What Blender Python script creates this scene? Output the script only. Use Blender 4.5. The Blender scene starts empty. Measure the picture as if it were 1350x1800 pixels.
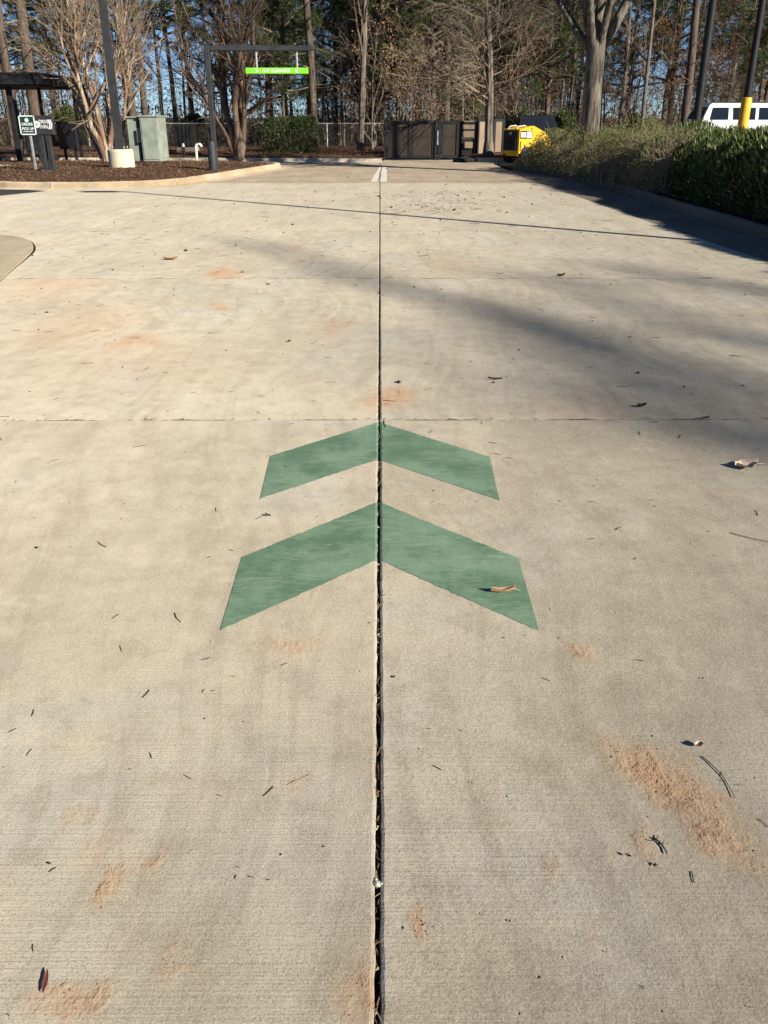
import bpy, math, random
import numpy as np
from mathutils import Vector, Matrix

random.seed(7)
RNG = np.random.default_rng(7)
SC = bpy.context.scene
COL = SC.collection
rad = math.radians

# ------------------------------------------------------------------ camera
CAM_H, FPX, PITCH, YAW, CAM_X = 1.5, 1500.0, rad(24.86), math.atan(0.00423), 0.008
cam_d = bpy.data.cameras.new('camera')
cam_d.sensor_fit = 'HORIZONTAL'
cam_d.sensor_width = 36.0
cam_d.lens = 36.0 * FPX / 1350.0
cam_d.clip_start, cam_d.clip_end = 0.05, 3000.0
cam = bpy.data.objects.new('camera', cam_d)
cam.location = (CAM_X, 0, CAM_H)
cam.rotation_euler = (math.pi / 2 - PITCH, 0, -YAW)
COL.objects.link(cam)
SC.camera = cam

# ------------------------------------------------------------------ sky, sun, exposure
SUN_EL = rad(25.6)
SUN_H = (0.77, -0.638)                         # horizontal direction towards the sun
w = bpy.data.worlds.new('World')
SC.world = w
w.use_nodes = True
wn = w.node_tree.nodes
sky = wn.new('ShaderNodeTexSky')
sky.sky_type = 'NISHITA'
sky.sun_disc = False
sky.sun_elevation = SUN_EL
sky.sun_rotation = math.atan2(SUN_H[0], SUN_H[1])
sky.altitude = 1500
sky.air_density = 0.7
sky.dust_density = 0.0
sky.ozone_density = 6.0
bg = wn['Background']
bg.inputs['Strength'].default_value = 0.06
w.node_tree.links.new(sky.outputs[0], bg.inputs['Color'])
sd = bpy.data.lights.new('sun', 'SUN')
sd.energy = 4.9
sd.angle = rad(0.53)
sd.color = (1.0, 0.93, 0.81)
sun = bpy.data.objects.new('sun', sd)
sun.rotation_euler = Vector((-SUN_H[0] * math.cos(SUN_EL), -SUN_H[1] * math.cos(SUN_EL), -math.sin(SUN_EL))).to_track_quat('-Z', 'Y').to_euler()
sun.location = (30, -25, 25)
COL.objects.link(sun)
vs = SC.view_settings
vs.view_transform = 'Standard'
vs.look = 'None'
vs.exposure = 0.86
vs.gamma = 1.0
SC.cycles.max_bounces = 3
SC.cycles.diffuse_bounces = 2
SC.cycles.glossy_bounces = 2
SC.cycles.transmission_bounces = 2
SC.cycles.transparent_max_bounces = 8

# ------------------------------------------------------------------ pixel -> place
_f = np.array([math.sin(YAW) * math.cos(PITCH), math.cos(YAW) * math.cos(PITCH), -math.sin(PITCH)])
_r = np.array([math.cos(YAW), -math.sin(YAW), 0.0])
_u = np.cross(_r, _f)


def ray(px, py):
    return _f + (px - 675.0) / FPX * _r - (py - 900.0) / FPX * _u


def G(px, py, h=0.0):
    d = ray(px, py)
    t = (h - CAM_H) / d[2]
    return np.array([CAM_X + d[0] * t, d[1] * t, h])


def D(px, py, Y):
    d = ray(px, py)
    t = Y / d[1]
    return np.array([CAM_X + d[0] * t, Y, CAM_H + d[2] * t])


# ------------------------------------------------------------------ mesh helpers
def link(o, parent=None):
    COL.objects.link(o)
    if parent is not None:
        o.parent = parent
    return o


def tag(o, label=None, cat=None, group=None, kind=None):
    if label: o['label'] = label
    if cat: o['category'] = cat
    if group: o['group'] = group
    if kind: o['kind'] = kind
    return o


def empty(name, loc=(0, 0, 0), rz=0.0, label=None, cat=None, group=None, kind=None):
    o = bpy.data.objects.new(name, None)
    o.empty_display_size = 0.2
    o.location = loc
    o.rotation_euler = (0, 0, rz)
    link(o)
    return tag(o, label, cat, group, kind)


class MB:
    """collects verts and faces, then makes one mesh object"""
    def __init__(s):
        s.v, s.n, s.q, s.t, s.g = [], 0, [], [], []

    def add(s, v, quads=None, tris=None, ngons=None):
        v = np.asarray(v, float).reshape(-1, 3)
        if quads is not None and len(quads): s.q.append(np.asarray(quads, int) + s.n)
        if tris is not None and len(tris): s.t.append(np.asarray(tris, int) + s.n)
        if ngons:
            for g in ngons: s.g.append([i + s.n for i in g])
        s.v.append(v)
        s.n += len(v)
        return s

    def box(s, c, size, rot=None, taper=1.0):
        x, y, z = [q / 2 for q in size]
        v = np.array([[-x, -y, -z], [x, -y, -z], [x, y, -z], [-x, y, -z],
                      [-x * taper, -y * taper, z], [x * taper, -y * taper, z], [x * taper, y * taper, z], [-x * taper, y * taper, z]])
        if rot is not None: v = v @ np.array(rot.to_3x3()).T
        s.add(v + np.array(c), quads=[[0, 3, 2, 1], [4, 5, 6, 7], [0, 1, 5, 4], [1, 2, 6, 5], [2, 3, 7, 6], [3, 0, 4, 7]])
        return s

    def bbox(s, c, size, b=0.01, rot=None):
        """box with chamfered edges"""
        x, y, z = [q / 2 for q in size]
        b = min(b, x * .9, y * .9, z * .9)
        v, idx = [], {}
        for sx in (-1, 1):
            for sy in (-1, 1):
                for sz in (-1, 1):
                    for ax in range(3):
                        p = [sx * (x - b), sy * (y - b), sz * (z - b)]
                        p[ax] += (sx, sy, sz)[ax] * b
                        idx[(sx, sy, sz, ax)] = len(v)
                        v.append(p)
        f = []
        for ax in range(3):
            o1, o2 = [a for a in range(3) if a != ax]
            for sg in (-1, 1):
                def key(a, c_):
                    k = [0, 0, 0]
                    k[ax], k[o1], k[o2] = sg, a, c_
                    return idx[(*k, ax)]
                f.append([key(-1, -1), key(1, -1), key(1, 1), key(-1, 1)])
            for a in (-1, 1):
                for c_ in (-1, 1):
                    k0, k1 = [0, 0, 0], [0, 0, 0]
                    k0[ax], k1[ax] = -1, 1
                    k0[o1] = k1[o1] = a
                    k0[o2] = k1[o2] = c_
                    f.append([idx[(*k0, o1)], idx[(*k1, o1)], idx[(*k1, o2)], idx[(*k0, o2)]])
        t = [[idx[(sx, sy, sz, 0)], idx[(sx, sy, sz, 1)], idx[(sx, sy, sz, 2)]] for sx in (-1, 1) for sy in (-1, 1) for sz in (-1, 1)]
        v = np.array(v)
        if rot is not None: v = v @ np.array(rot.to_3x3()).T
        s.add(v + np.array(c), quads=f, tris=t)
        return s

    def tube(s, pts, r, k=6, cap=False):
        pts = np.asarray(pts, float)
        n = len(pts)
        r = np.broadcast_to(np.asarray(r, float), (n,))
        t = np.gradient(pts, axis=0)
        t /= np.linalg.norm(t, axis=1, keepdims=True) + 1e-9
        ref = np.array([0, 0, 1.0]) if abs(t[0, 2]) < 0.9 else np.array([1.0, 0, 0])
        a = np.cross(t, ref)
        a /= np.linalg.norm(a, axis=1, keepdims=True) + 1e-9
        b = np.cross(t, a)
        th = np.arange(k) * (2 * math.pi / k)
        v = pts[:, None, :] + r[:, None, None] * (np.cos(th)[None, :, None] * a[:, None, :] + np.sin(th)[None, :, None] * b[:, None, :])
        i = np.arange(n - 1)[:, None] * k
        j = np.arange(k)[None, :]
        j2 = (j + 1) % k
        q = np.stack([i + j, i + j2, i + k + j2, i + k + j], -1).reshape(-1, 4)
        ng = [list(range(k))[::-1], [(n - 1) * k + x for x in range(k)]] if cap else None
        s.add(v.reshape(-1, 3), quads=q, ngons=ng)
        return s

    def prism(s, poly, z0, z1, axis='z'):
        n = len(poly)
        p = np.array(poly, float)
        def mk(h):
            if axis == 'z': return np.column_stack([p[:, 0], p[:, 1], np.full(n, h)])
            if axis == 'y': return np.column_stack([p[:, 0], np.full(n, h), p[:, 1]])
            return np.column_stack([np.full(n, h), p[:, 0], p[:, 1]])
        v = np.vstack([mk(z0), mk(z1)])
        q = [[i, (i + 1) % n, n + (i + 1) % n, n + i] for i in range(n)]
        s.add(v, quads=q, ngons=[list(range(n))[::-1], list(range(n, 2 * n))])
        return s

    def mesh(s, name, mat=None, smooth=False):
        me = bpy.data.meshes.new(name)
        v = np.vstack(s.v) if s.v else np.zeros((0, 3))
        loops, tot = [], []
        for arr, k in ((s.q, 4), (s.t, 3)):
            if arr:
                a = np.vstack(arr)
                loops.append(a.ravel())
                tot.append(np.full(len(a), k))
        for g in s.g:
            loops.append(np.array(g))
            tot.append(np.array([len(g)]))
        loops = np.concatenate(loops).astype(np.int32)
        tot = np.concatenate(tot).astype(np.int32)
        me.vertices.add(len(v))
        me.vertices.foreach_set('co', v.ravel().astype(np.float32))
        me.loops.add(len(loops))
        me.loops.foreach_set('vertex_index', loops)
        me.polygons.add(len(tot))
        me.polygons.foreach_set('loop_start', np.concatenate([[0], np.cumsum(tot)[:-1]]).astype(np.int32))
        me.polygons.foreach_set('use_smooth', np.full(len(tot), bool(smooth)))
        me.update(calc_edges=True)
        me.validate()
        if smooth: me.set_sharp_from_angle(angle=rad(42))
        if mat is not None: me.materials.append(mat)
        return me

    def obj(s, name, mat=None, parent=None, smooth=False):
        return link(bpy.data.objects.new(name, s.mesh(name, mat, smooth)), parent)


def clone(root, loc, rz=0.0, sc=1.0, label=None):
    r = root.copy()
    COL.objects.link(r)
    r.location = loc
    r.rotation_euler = (0, 0, rz)
    r.scale = (sc, sc, sc)
    if label: r['label'] = label
    for ch in list(root.children):
        c = ch.copy()
        COL.objects.link(c)
        c.parent = r
        for g in list(ch.children):
            d = g.copy()
            COL.objects.link(d)
            d.parent = c
    return r


def text(name, body, size, loc, rot, mat, parent=None, sx=1.0, align='CENTER', ext=0.001):
    cu = bpy.data.curves.new(name, 'FONT')
    cu.body = body
    cu.size = size
    cu.align_x = align
    cu.align_y = 'CENTER'
    cu.extrude = ext
    cu.offset = size * 0.018
    cu.materials.append(mat)
    tmp = bpy.data.objects.new(name, cu)
    COL.objects.link(tmp)
    me = bpy.data.meshes.new_from_object(tmp.evaluated_get(bpy.context.evaluated_depsgraph_get()))
    bpy.data.objects.remove(tmp)
    o = bpy.data.objects.new(name, me)
    o.location = loc
    o.rotation_euler = rot
    o.scale = (sx, 1, 1)
    return link(o, parent)


# ------------------------------------------------------------------ materials
class NT:
    def __init__(s, name):
        s.m = bpy.data.materials.new(name)
        s.m.use_nodes = True
        s.t = s.m.node_tree
        s.b = s.t.nodes['Principled BSDF']
        s.out = s.t.nodes['Material Output']

    def n(s, typ, **kw):
        nd = s.t.nodes.new(typ)
        for k, v in kw.items():
            if hasattr(nd, k): setattr(nd, k, v)
        return nd

    def l(s, a, b): s.t.links.new(a, b)

    def put(s, inp, v):
        if isinstance(v, bpy.types.NodeSocket): s.l(v, inp)
        elif isinstance(v, (tuple, list)) and len(v) == 3 and inp.type == 'RGBA': inp.default_value = (*v, 1)
        else: inp.default_value = v

    def pos(s):
        return s.n('ShaderNodeNewGeometry').outputs['Position']

    def objc(s):
        return s.n('ShaderNodeTexCoord').outputs['Object']

    def vmul(s, v, k):
        nd = s.n('ShaderNodeVectorMath', operation='MULTIPLY')
        s.put(nd.inputs[0], v)
        nd.inputs[1].default_value = k
        return nd.outputs[0]

    def vadd(s, a, b):
        nd = s.n('ShaderNodeVectorMath', operation='ADD')
        s.put(nd.inputs[0], a)
        s.put(nd.inputs[1], b)
        return nd.outputs[0]

    def noise(s, v, scale, detail=3.0, rough=0.55, col=False):
        nd = s.n('ShaderNodeTexNoise')
        s.put(nd.inputs['Vector'], v)
        nd.inputs['Scale'].default_value = scale
        nd.inputs['Detail'].default_value = detail
        nd.inputs['Roughness'].default_value = rough
        return nd.outputs['Color' if col else 'Fac']

    def math(s, op, a, b=None, c=None, clamp=False):
        nd = s.n('ShaderNodeMath', operation=op)
        nd.use_clamp = clamp
        s.put(nd.inputs[0], a)
        if b is not None: s.put(nd.inputs[1], b)
        if c is not None: s.put(nd.inputs[2], c)
        return nd.outputs[0]

    def mr(s, v, a, b, c=0.0, d=1.0, smooth=True):
        nd = s.n('ShaderNodeMapRange')
        if smooth: nd.interpolation_type = 'SMOOTHSTEP'
        s.put(nd.inputs['Value'], v)
        for k, x in zip(('From Min', 'From Max', 'To Min', 'To Max'), (a, b, c, d)): nd.inputs[k].default_value = x
        return nd.outputs['Result']

    def mix(s, f, a, b, blend='MIX'):
        nd = s.n('ShaderNodeMix', data_type='RGBA', blend_type=blend)
        s.put(nd.inputs['Factor'], f)
        s.put(nd.inputs['A'] if 0 else nd.inputs[6], a)
        s.put(nd.inputs[7], b)
        return nd.outputs[2]

    def bump(s, h, strength=0.3, dist=0.01, normal=None):
        nd = s.n('ShaderNodeBump')
        nd.inputs['Strength'].default_value = strength
        nd.inputs['Distance'].default_value = dist
        s.put(nd.inputs['Height'], h)
        if normal is not None: s.l(normal, nd.inputs['Normal'])
        return nd.outputs['Normal']

    def fin(s, col, rough=0.8, normal=None, metal=0.0, spec=None):
        s.put(s.b.inputs['Base Color'], col)
        s.put(s.b.inputs['Roughness'], rough)
        s.b.inputs['Metallic'].default_value = metal
        if spec is not None: s.b.inputs['Specular IOR Level'].default_value = spec
        if normal is not None: s.l(normal, s.b.inputs['Normal'])
        return s.m


def paint(name, col, rough=0.45, var=0.12, metal=0.0, scale=6.0, bump=0.05, dust=.12):
    """painted or coated metal / plastic with a little dust and unevenness"""
    k = NT(name)
    p = k.objc()
    k.b.inputs['Specular IOR Level'].default_value = .35
    n1 = k.noise(p, scale, 4)
    c = k.mix(k.mr(n1, .35, .7), tuple(x * (1 - var) for x in col), tuple(min(1, x * (1 + var)) for x in col))
    n2 = k.noise(p, scale * 9, 3)
    c = k.mix(k.math('MULTIPLY', k.mr(n2, .55, .8), dust), c, (.22, .19, .15))
    return k.fin(c, k.mr(n1, .3, .7, rough * .8, min(1, rough * 1.3)), k.bump(n2, bump, .005), metal)


STAINS = [  # px, py, half width px, half height px, strength, slant (dx per dy on the ground)
    (1175, 1375, 78, 95, 1.0, -.5), (1265, 1470, 62, 70, .8, -.4), (1140, 1480, 26, 50, .45, 0), (195, 1555, 36, 50, .8, .35), (285, 1508, 24, 30, .6, .2),
    (180, 1490, 60, 60, .3, .3), (745, 1630, 19, 34, 1.0, 0), (120, 1755, 75, 40, .7, .5), (300, 1700, 38, 30, .55, .3), (625, 1745, 48, 75, .65, .2),
    (240, 600, 52, 22, .75, 0), (150, 570, 120, 50, .35, 0), (398, 539, 24, 9, 1.0, 0), (388, 480, 36, 13, .95, 0), (690, 700, 52, 24, .9, 0),
    (95, 500, 110, 45, .4, 0), (520, 460, 16, 6, .8, 0), (522, 436, 14, 5, .7, 0), (1025, 1146, 18, 14, .7, 0), (515, 1132, 75, 22, .45, 0),
    (585, 578, 40, 22, .45, 0), (975, 1525, 24, 24, .45, 0), (140, 1435, 24, 22, .5, 0), (520, 1375, 40, 30, .3, 0), (1052, 1630, 20, 30, .35, 0),
    (250, 640, 200, 45, .25, 0), (800, 470, 60, 20, .2, 0), (1030, 720, 90, 50, .22, 0)]


def concrete(name, c_hi, c_lo, stains=None, broom=1.0, dirt=(.20, .162, .115), near=False):
    k = NT(name)
    P = k.pos()
    oi = k.n('ShaderNodeObjectInfo').outputs['Random']
    sh = k.n('ShaderNodeCombineXYZ')
    k.l(k.math('MULTIPLY', oi, 37.0), sh.inputs[0])
    k.l(k.math('MULTIPLY', oi, 19.0), sh.inputs[1])
    sh.inputs[2].default_value = .3137
    Q = k.vadd(P, sh.outputs[0])
    big = k.noise(Q, .8, 3, .6)
    med = k.noise(k.vmul(Q, (2.6, .5, 1)), 1.6, 4, .65)
    blot = k.noise(Q, 6.5, 4, .74)
    c = k.mix(k.mr(big, .35, .65), c_lo, c_hi)
    c = k.mix(k.math('MULTIPLY', k.mr(k.noise(Q, 1.3, 4, .65), .5, .66), .36), c, tuple(sum(c_hi) / 3 * f for f in (1.06, 1.06, .98)))
    c = k.mix(k.math('MULTIPLY', k.mr(med, .46, .70), .34), c, tuple(x * .68 for x in c_lo))
    c = k.mix(k.math('MULTIPLY', k.mr(med, .28, .46, 1, 0), .4), c, tuple(min(1, x * 1.18) for x in c_hi))
    if broom: c = k.mix(k.math('MULTIPLY', k.mr(k.noise(k.vmul(k.vadd(Q, k.vmul(k.noise(Q, .3, 1, .5, True), (3.0, 0, 0))), (11, .55, 1)), 1.0, 3, .65), .48, .68), .24), c, dirt)
    c = k.mix(k.math('MULTIPLY', k.mr(blot, .47, .66), .30), c, dirt)
    c = k.mix(k.math('MULTIPLY', k.mr(blot, .32, .48, 1, 0), .32), c, tuple(min(1, x * 1.22) for x in c_hi))
    fin_n = k.noise(Q, 210, 2, .8)
    c = k.mix(k.math('MULTIPLY', k.mr(fin_n, .52, .66), .52), c, (.15, .125, .095))
    c = k.mix(k.math('MULTIPLY', k.mr(fin_n, .32, .47, 1, 0), .42), c, tuple(min(1, x * 1.4) for x in c_hi))
    relief = None
    if stains:
        P = k.vadd(P, (0, 0, .1713))
        wn_ = k.noise(P, 7 if near else 2.6, 3, .78, True)
        W = k.vadd(P, k.vmul(k.vadd(wn_, (-.5, -.5, -.5)), (.2, .2, 0) if near else (.7, .7, 0)))
        tot = None
        for (px, py, rx, ry, st, sl) in stains:
            g = G(px, py)
            sx = abs(G(px + rx, py)[0] - g[0])
            sy = abs(G(px, py - ry)[1] - G(px, py + ry)[1]) / 2
            nd = k.n('ShaderNodeVectorMath', operation='SUBTRACT')
            k.l(W, nd.inputs[0])
            nd.inputs[1].default_value = (g[0], g[1], 0)
            v = nd.outputs[0]
            if sl:
                dt = k.n('ShaderNodeVectorMath', operation='DOT_PRODUCT')
                k.l(v, dt.inputs[0])
                dt.inputs[1].default_value = (1, -sl, 0)
                sp = k.n('ShaderNodeSeparateXYZ')
                k.l(v, sp.inputs[0])
                cb = k.n('ShaderNodeCombineXYZ')
                k.l(dt.outputs['Value'], cb.inputs[0])
                k.l(sp.outputs[1], cb.inputs[1])
                v = cb.outputs[0]
            ln = k.n('ShaderNodeVectorMath', operation='LENGTH')
            k.l(k.vmul(v, (1 / sx, 1 / sy, 0)), ln.inputs[0])
            f = k.mr(ln.outputs['Value'], .2, 1.3, st, 0)
            tot = f if tot is None else k.math('MAXIMUM', tot, f)
        grit = k.noise(k.vmul(k.vadd(P, k.vmul(wn_, (.05, .05, 0))), (1.25, .85, 1)), 17, 4, .72)
        relief = k.math('MULTIPLY', tot, k.mr(grit, .30, .70), clamp=True)
        c = k.mix(k.math('MULTIPLY', tot, .55, clamp=True), c, (.42, .25, .135))
        c = k.mix(k.math('MULTIPLY', relief, .4), c, (.34, .18, .085))
        c = k.mix(k.math('MULTIPLY', k.math('MULTIPLY', k.mr(tot, .35, .9), k.mr(blot, .53, .66), clamp=True), .5), c, (.15, .085, .045))
    # pores
    vo = k.n('ShaderNodeTexVoronoi')
    k.put(vo.inputs['Vector'], P)
    vo.inputs['Scale'].default_value = 19
    sel = k.n('ShaderNodeSeparateColor')
    k.l(vo.outputs['Color'], sel.inputs[0])
    pit = k.math('MULTIPLY', k.mr(vo.outputs['Distance'], .03, .085, 1, 0), k.math('GREATER_THAN', sel.outputs[0], .82))
    c = k.mix(k.math('MULTIPLY', pit, .8), c, (.03, .025, .02))
    h = k.math('MULTIPLY', fin_n, .65)
    if broom:
        lines = k.noise(k.vmul(Q, (2.2, 165, 1)), 1.0, 1, .6)
        h = k.math('ADD', h, k.math('MULTIPLY', k.math('MULTIPLY', lines, k.mr(big, .36, .6, .5, 1.1)), .85 * broom))
    h = k.math('ADD', h, k.math('MULTIPLY', k.noise(Q, 60, 3, .75), .8))
    if near:
        h = k.math('SUBTRACT', h, k.math('MULTIPLY', pit, 3.0))
        if relief is not None: h = k.math('ADD', h, k.math('MULTIPLY', relief, k.math('MULTIPLY', grit, 3.2)))
    nrm = k.bump(h, .8, .0026)
    k.b.inputs['Diffuse Roughness'].default_value = .7
    return k.fin(c, .9, nrm, spec=.2)


def bark(name, c0, c1, sx=14, sz=2.2, bump=.8, spots=None):
    k = NT(name)
    p = k.objc()
    n1 = k.noise(k.vmul(p, (sx, sx, sz)), 1.0, 6, .65)
    n2 = k.noise(p, 2.0, 3)
    c = k.mix(k.mr(n1, .36, .64), c0, c1)
    c = k.mix(k.math('MULTIPLY', k.mr(n2, .45, .7), .4), c, tuple(x * .6 for x in c0))
    if spots:
        c = k.mix(k.math('MULTIPLY', k.mr(k.noise(k.vmul(p, (3, 3, 1.1)), 1.3, 4, .6), .5, .6), .85), c, spots)
    return k.fin(c, .92, k.bump(n1, bump, .02), spec=.2)


def leafmat(name, cols, rough=.5, trans=.25, spec=.4):
    k = NT(name)
    g = k.n('ShaderNodeNewGeometry')
    rp = k.n('ShaderNodeValToRGB')
    el = rp.color_ramp.elements
    while len(el) < len(cols): el.new(0.5)
    for i, cc in enumerate(cols):
        el[i].position = i / max(1, len(cols) - 1)
        el[i].color = (*cc, 1)
    k.l(g.outputs['Random Per Island'], rp.inputs['Fac'])
    c = k.mix(k.math('MULTIPLY', k.noise(k.pos(), 3.0, 2), .35), rp.outputs['Color'], tuple(x * .5 for x in cols[0]))
    k.fin(c, rough, spec=spec)
    tr = k.n('ShaderNodeBsdfTranslucent')
    k.l(c, tr.inputs['Color'])
    mx = k.n('ShaderNodeMixShader')
    mx.inputs[0].default_value = trans
    k.l(k.b.outputs[0], mx.inputs[1])
    k.l(tr.outputs[0], mx.inputs[2])
    k.l(mx.outputs[0], k.out.inputs['Surface'])
    return k.m


def soil(name, cols, scale=30, bump=.9, dist=.03):
    k = NT(name)
    P = k.vadd(k.pos(), (0, 0, .2371))
    vo = k.n('ShaderNodeTexVoronoi')
    k.put(vo.inputs['Vector'], k.vadd(k.vmul(P, (1, 1, .3)), k.vmul(k.noise(P, 8, 3, .6, True), (.12, .12, 0))))
    vo.inputs['Scale'].default_value = scale
    n = k.noise(P, scale * .4, 6, .7)
    c = k.mix(k.mr(n, .34, .66), cols[0], cols[1])
    sp = k.n('ShaderNodeSeparateColor')
    k.l(vo.outputs['Color'], sp.inputs[0])
    c = k.mix(k.math('MULTIPLY', k.mr(sp.outputs[0], .55, 1), .55), c, cols[2])
    c = k.mix(k.math('MULTIPLY', k.mr(k.noise(P, .35, 3), .45, .65), .5), c, tuple(x * .6 for x in cols[0]))
    return k.fin(c, .95, k.bump(k.math('ADD', n, vo.outputs['Distance']), bump, dist), spec=.15)


M = {}
for row, (ya, yb) in enumerate(((-2, 4.44), (4.44, 8.93), (8.93, 40))):
    for side in (0, 1):
        st_ = [t for t in STAINS if ya <= G(t[0], t[1])[1] < yb and (t[0] > 665) == bool(side)]
        if not side and row == 1: st_.append((690, 700, 52, 24, .9, 0))
        M['slab', row, side] = concrete('concrete_slab', *(((.405, .359, .274), (.34, .298, .222)) if row == 0 else ((.425, .378, .29), (.362, .32, .243))), stains=st_, near=row == 0)
M['old_slab'] = concrete('concrete_tan', (.33, .265, .19), (.25, .20, .14), broom=.5)
M['pad'] = concrete('concrete_dark', (.29, .24, .17), (.22, .18, .125), broom=.3)
M['kerb'] = concrete('concrete_kerb', (.46, .36, .235), (.33, .25, .155), broom=0)
M['kerb_pale'] = concrete('concrete_pale', (.55, .49, .39), (.42, .37, .29), broom=0)
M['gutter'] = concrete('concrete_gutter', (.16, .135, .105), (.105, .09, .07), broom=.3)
M['base_conc'] = None
M['walk'] = concrete('concrete_walk', (.5, .48, .42), (.42, .40, .34), broom=.3)
M['asphalt'] = soil('asphalt', ((.045, .045, .046), (.065, .064, .062), (.1, .098, .094)), 60, .5, .008)
M['earth'] = soil('leaf_litter', ((.075, .05, .03), (.125, .085, .05), (.21, .145, .085)), 14, 1.0, .05)
M['mulch'] = soil('mulch_base', ((.085, .046, .027), (.14, .078, .045), (.22, .13, .078)), 34, 1.0, .04)
M['chip'] = leafmat('mulch_chip', [(.06, .032, .02), (.13, .07, .042), (.20, .115, .07), (.29, .185, .12), (.12, .066, .04)], .9, 0, .1)
M['joint'] = soil('joint_dirt', ((.018, .012, .008), (.045, .03, .02), (.12, .09, .055)), 160, 1.0, .006)
M['joint_dust'] = soil('joint_dust', ((.10, .08, .055), (.20, .165, .12), (.30, .26, .195)), 40, .8, .004)
M['needle'] = leafmat('dry_needle', [(.07, .04, .025), (.18, .10, .055), (.36, .26, .16), (.10, .055, .03)], .8, .1, .2)
M['crumb'] = leafmat('dark_debris', [(.02, .014, .01), (.05, .032, .02), (.10, .065, .04), (.03, .02, .014)], .9, 0, .1)
M['stone'] = leafmat('pale_stone', [(.42, .38, .30), (.6, .56, .46), (.3, .27, .22)], .9, 0, .1)
M['clay'] = leafmat('clay_crumb', [(.34, .18, .09), (.42, .25, .14), (.24, .13, .07)], .95, 0, .1)
M['base_conc'] = paint('cream_base', (.60, .53, .38), .85, .06, scale=3, bump=.1)
M['black'] = paint('black_metal', (.010, .010, .011), .6, .25, bump=.0, dust=.03)
M['charcoal'] = paint('charcoal_metal', (.030, .031, .034), .6, .15, bump=.0, dust=.06)
M['dark_green'] = paint('dark_green_sign', (.008, .052, .037), .4, .08)
M['white'] = paint('white_paint', (.78, .78, .75), .4, .05)
M['lime'] = paint('lime_sign', (.20, .62, .035), .45, .06)
M['galv'] = paint('galvanised_steel', (.42, .42, .41), .45, .15, .6)
M['wire'] = paint('weathered_wire', (.16, .15, .135), .7, .15)
M['cab_green'] = paint('cabinet_green', (.265, .295, .24), .55, .14, scale=3)
M['brown_panel'] = paint('brown_board', (.036, .025, .017), .6, .25, scale=2)
M['tan_panel'] = paint('tan_board', (.24, .175, .115), .65, .12, scale=2)
M['yellow'] = paint('machine_yellow', (.66, .385, .012), .45, .12, dust=.35)
M['bollard_yellow'] = paint('bollard_yellow', (.78, .42, .02), .45, .12)
M['car_white'] = paint('car_white', (.82, .82, .81), .22, .02, bump=0.0)
M['car_dark'] = paint('car_dark', (.012, .014, .018), .2, .05, bump=0.0)
M['rubber'] = paint('rubber', (.02, .02, .021), .85, .2)
M['pvc'] = paint('white_pvc', (.72, .70, .64), .4, .05)
M['red'] = paint('tail_lamp_red', (.35, .018, .012), .25, .08)
M['rim'] = paint('wheel_rim', (.35, .35, .35), .35, .1, .7)
k = NT('tinted_glass')
M['glass'] = k.fin((.012, .014, .018), .04, spec=.7)
M['bark_pine'] = bark('pine_bark', (.065, .047, .036), (.145, .108, .082))
M['bark_grey'] = bark('grey_bark', (.11, .09, .07), (.22, .185, .145))
M['bark_oak'] = bark('oak_bark', (.05, .041, .031), (.21, .18, .14), 15, 1.7, 1.0)
M['bark_myrtle'] = bark('myrtle_bark', (.15, .085, .055), (.28, .185, .12), 6, 1.0, .4, (.47, .385, .28))
M['bark_myrtle_dark'] = bark('dark_myrtle_bark', (.10, .062, .042), (.20, .13, .092), 8, 1.0, .4, (.22, .16, .12))
M['twig'] = leafmat('twig', [(.10, .078, .056), (.17, .132, .095), (.25, .20, .145)], .9, 0, .1)
M['twig_pale'] = leafmat('pale_twig', [(.17, .13, .085), (.26, .205, .14), (.33, .265, .18)], .9, 0, .1)
M['twig_brown'] = leafmat('brown_twig', [(.06, .04, .028), (.105, .072, .05), (.15, .105, .072)], .9, 0, .1)
M['pine_leaf'] = leafmat('pine_needles', [(.035, .06, .02), (.07, .105, .032), (.11, .14, .045), (.06, .08, .032)], .6, .3, .2)
M['beech_leaf'] = leafmat('tan_leaves', [(.30, .17, .095), (.46, .29, .17), (.58, .41, .26), (.36, .19, .09)], .7, .35, .2)
M['oak_leaf'] = leafmat('rust_leaves', [(.20, .09, .045), (.32, .16, .085), (.40, .22, .12)], .7, .3, .2)
M['hedge_leaf'] = leafmat('hedge_leaves', [(.016, .036, .009), (.03, .062, .013), (.06, .10, .02), (.19, .215, .065), (.032, .06, .013), (.05, .085, .02)], .42, .2, .35)
M['sunlit_tint_leaf'] = leafmat('sunlit_tint_hedge_leaves', [(.09, .135, .028), (.15, .19, .045), (.23, .255, .075), (.32, .33, .13)], .4, .35, .4)  # lighter yellow-green: sunlight on the hedge top put into the leaf colour
M['thicket'] = leafmat('thicket_brush', [(.10, .075, .052), (.16, .12, .082), (.075, .085, .038), (.20, .155, .11)], .9, .2, .1)
M['shrub_leaf'] = leafmat('shrub_leaves', [(.11, .14, .035), (.17, .195, .05), (.26, .27, .085), (.42, .39, .18), (.14, .165, .05)], .5, .5, .3)
M['bush_leaf'] = leafmat('bush_leaves', [(.035, .06, .014), (.07, .105, .024), (.12, .15, .035), (.05, .07, .02)], .45, .3, .4)
M['box_leaf'] = leafmat('boxwood_leaves', [(.03, .055, .018), (.06, .095, .03), (.09, .12, .035), (.13, .115, .05)], .45, .25, .4)


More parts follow.
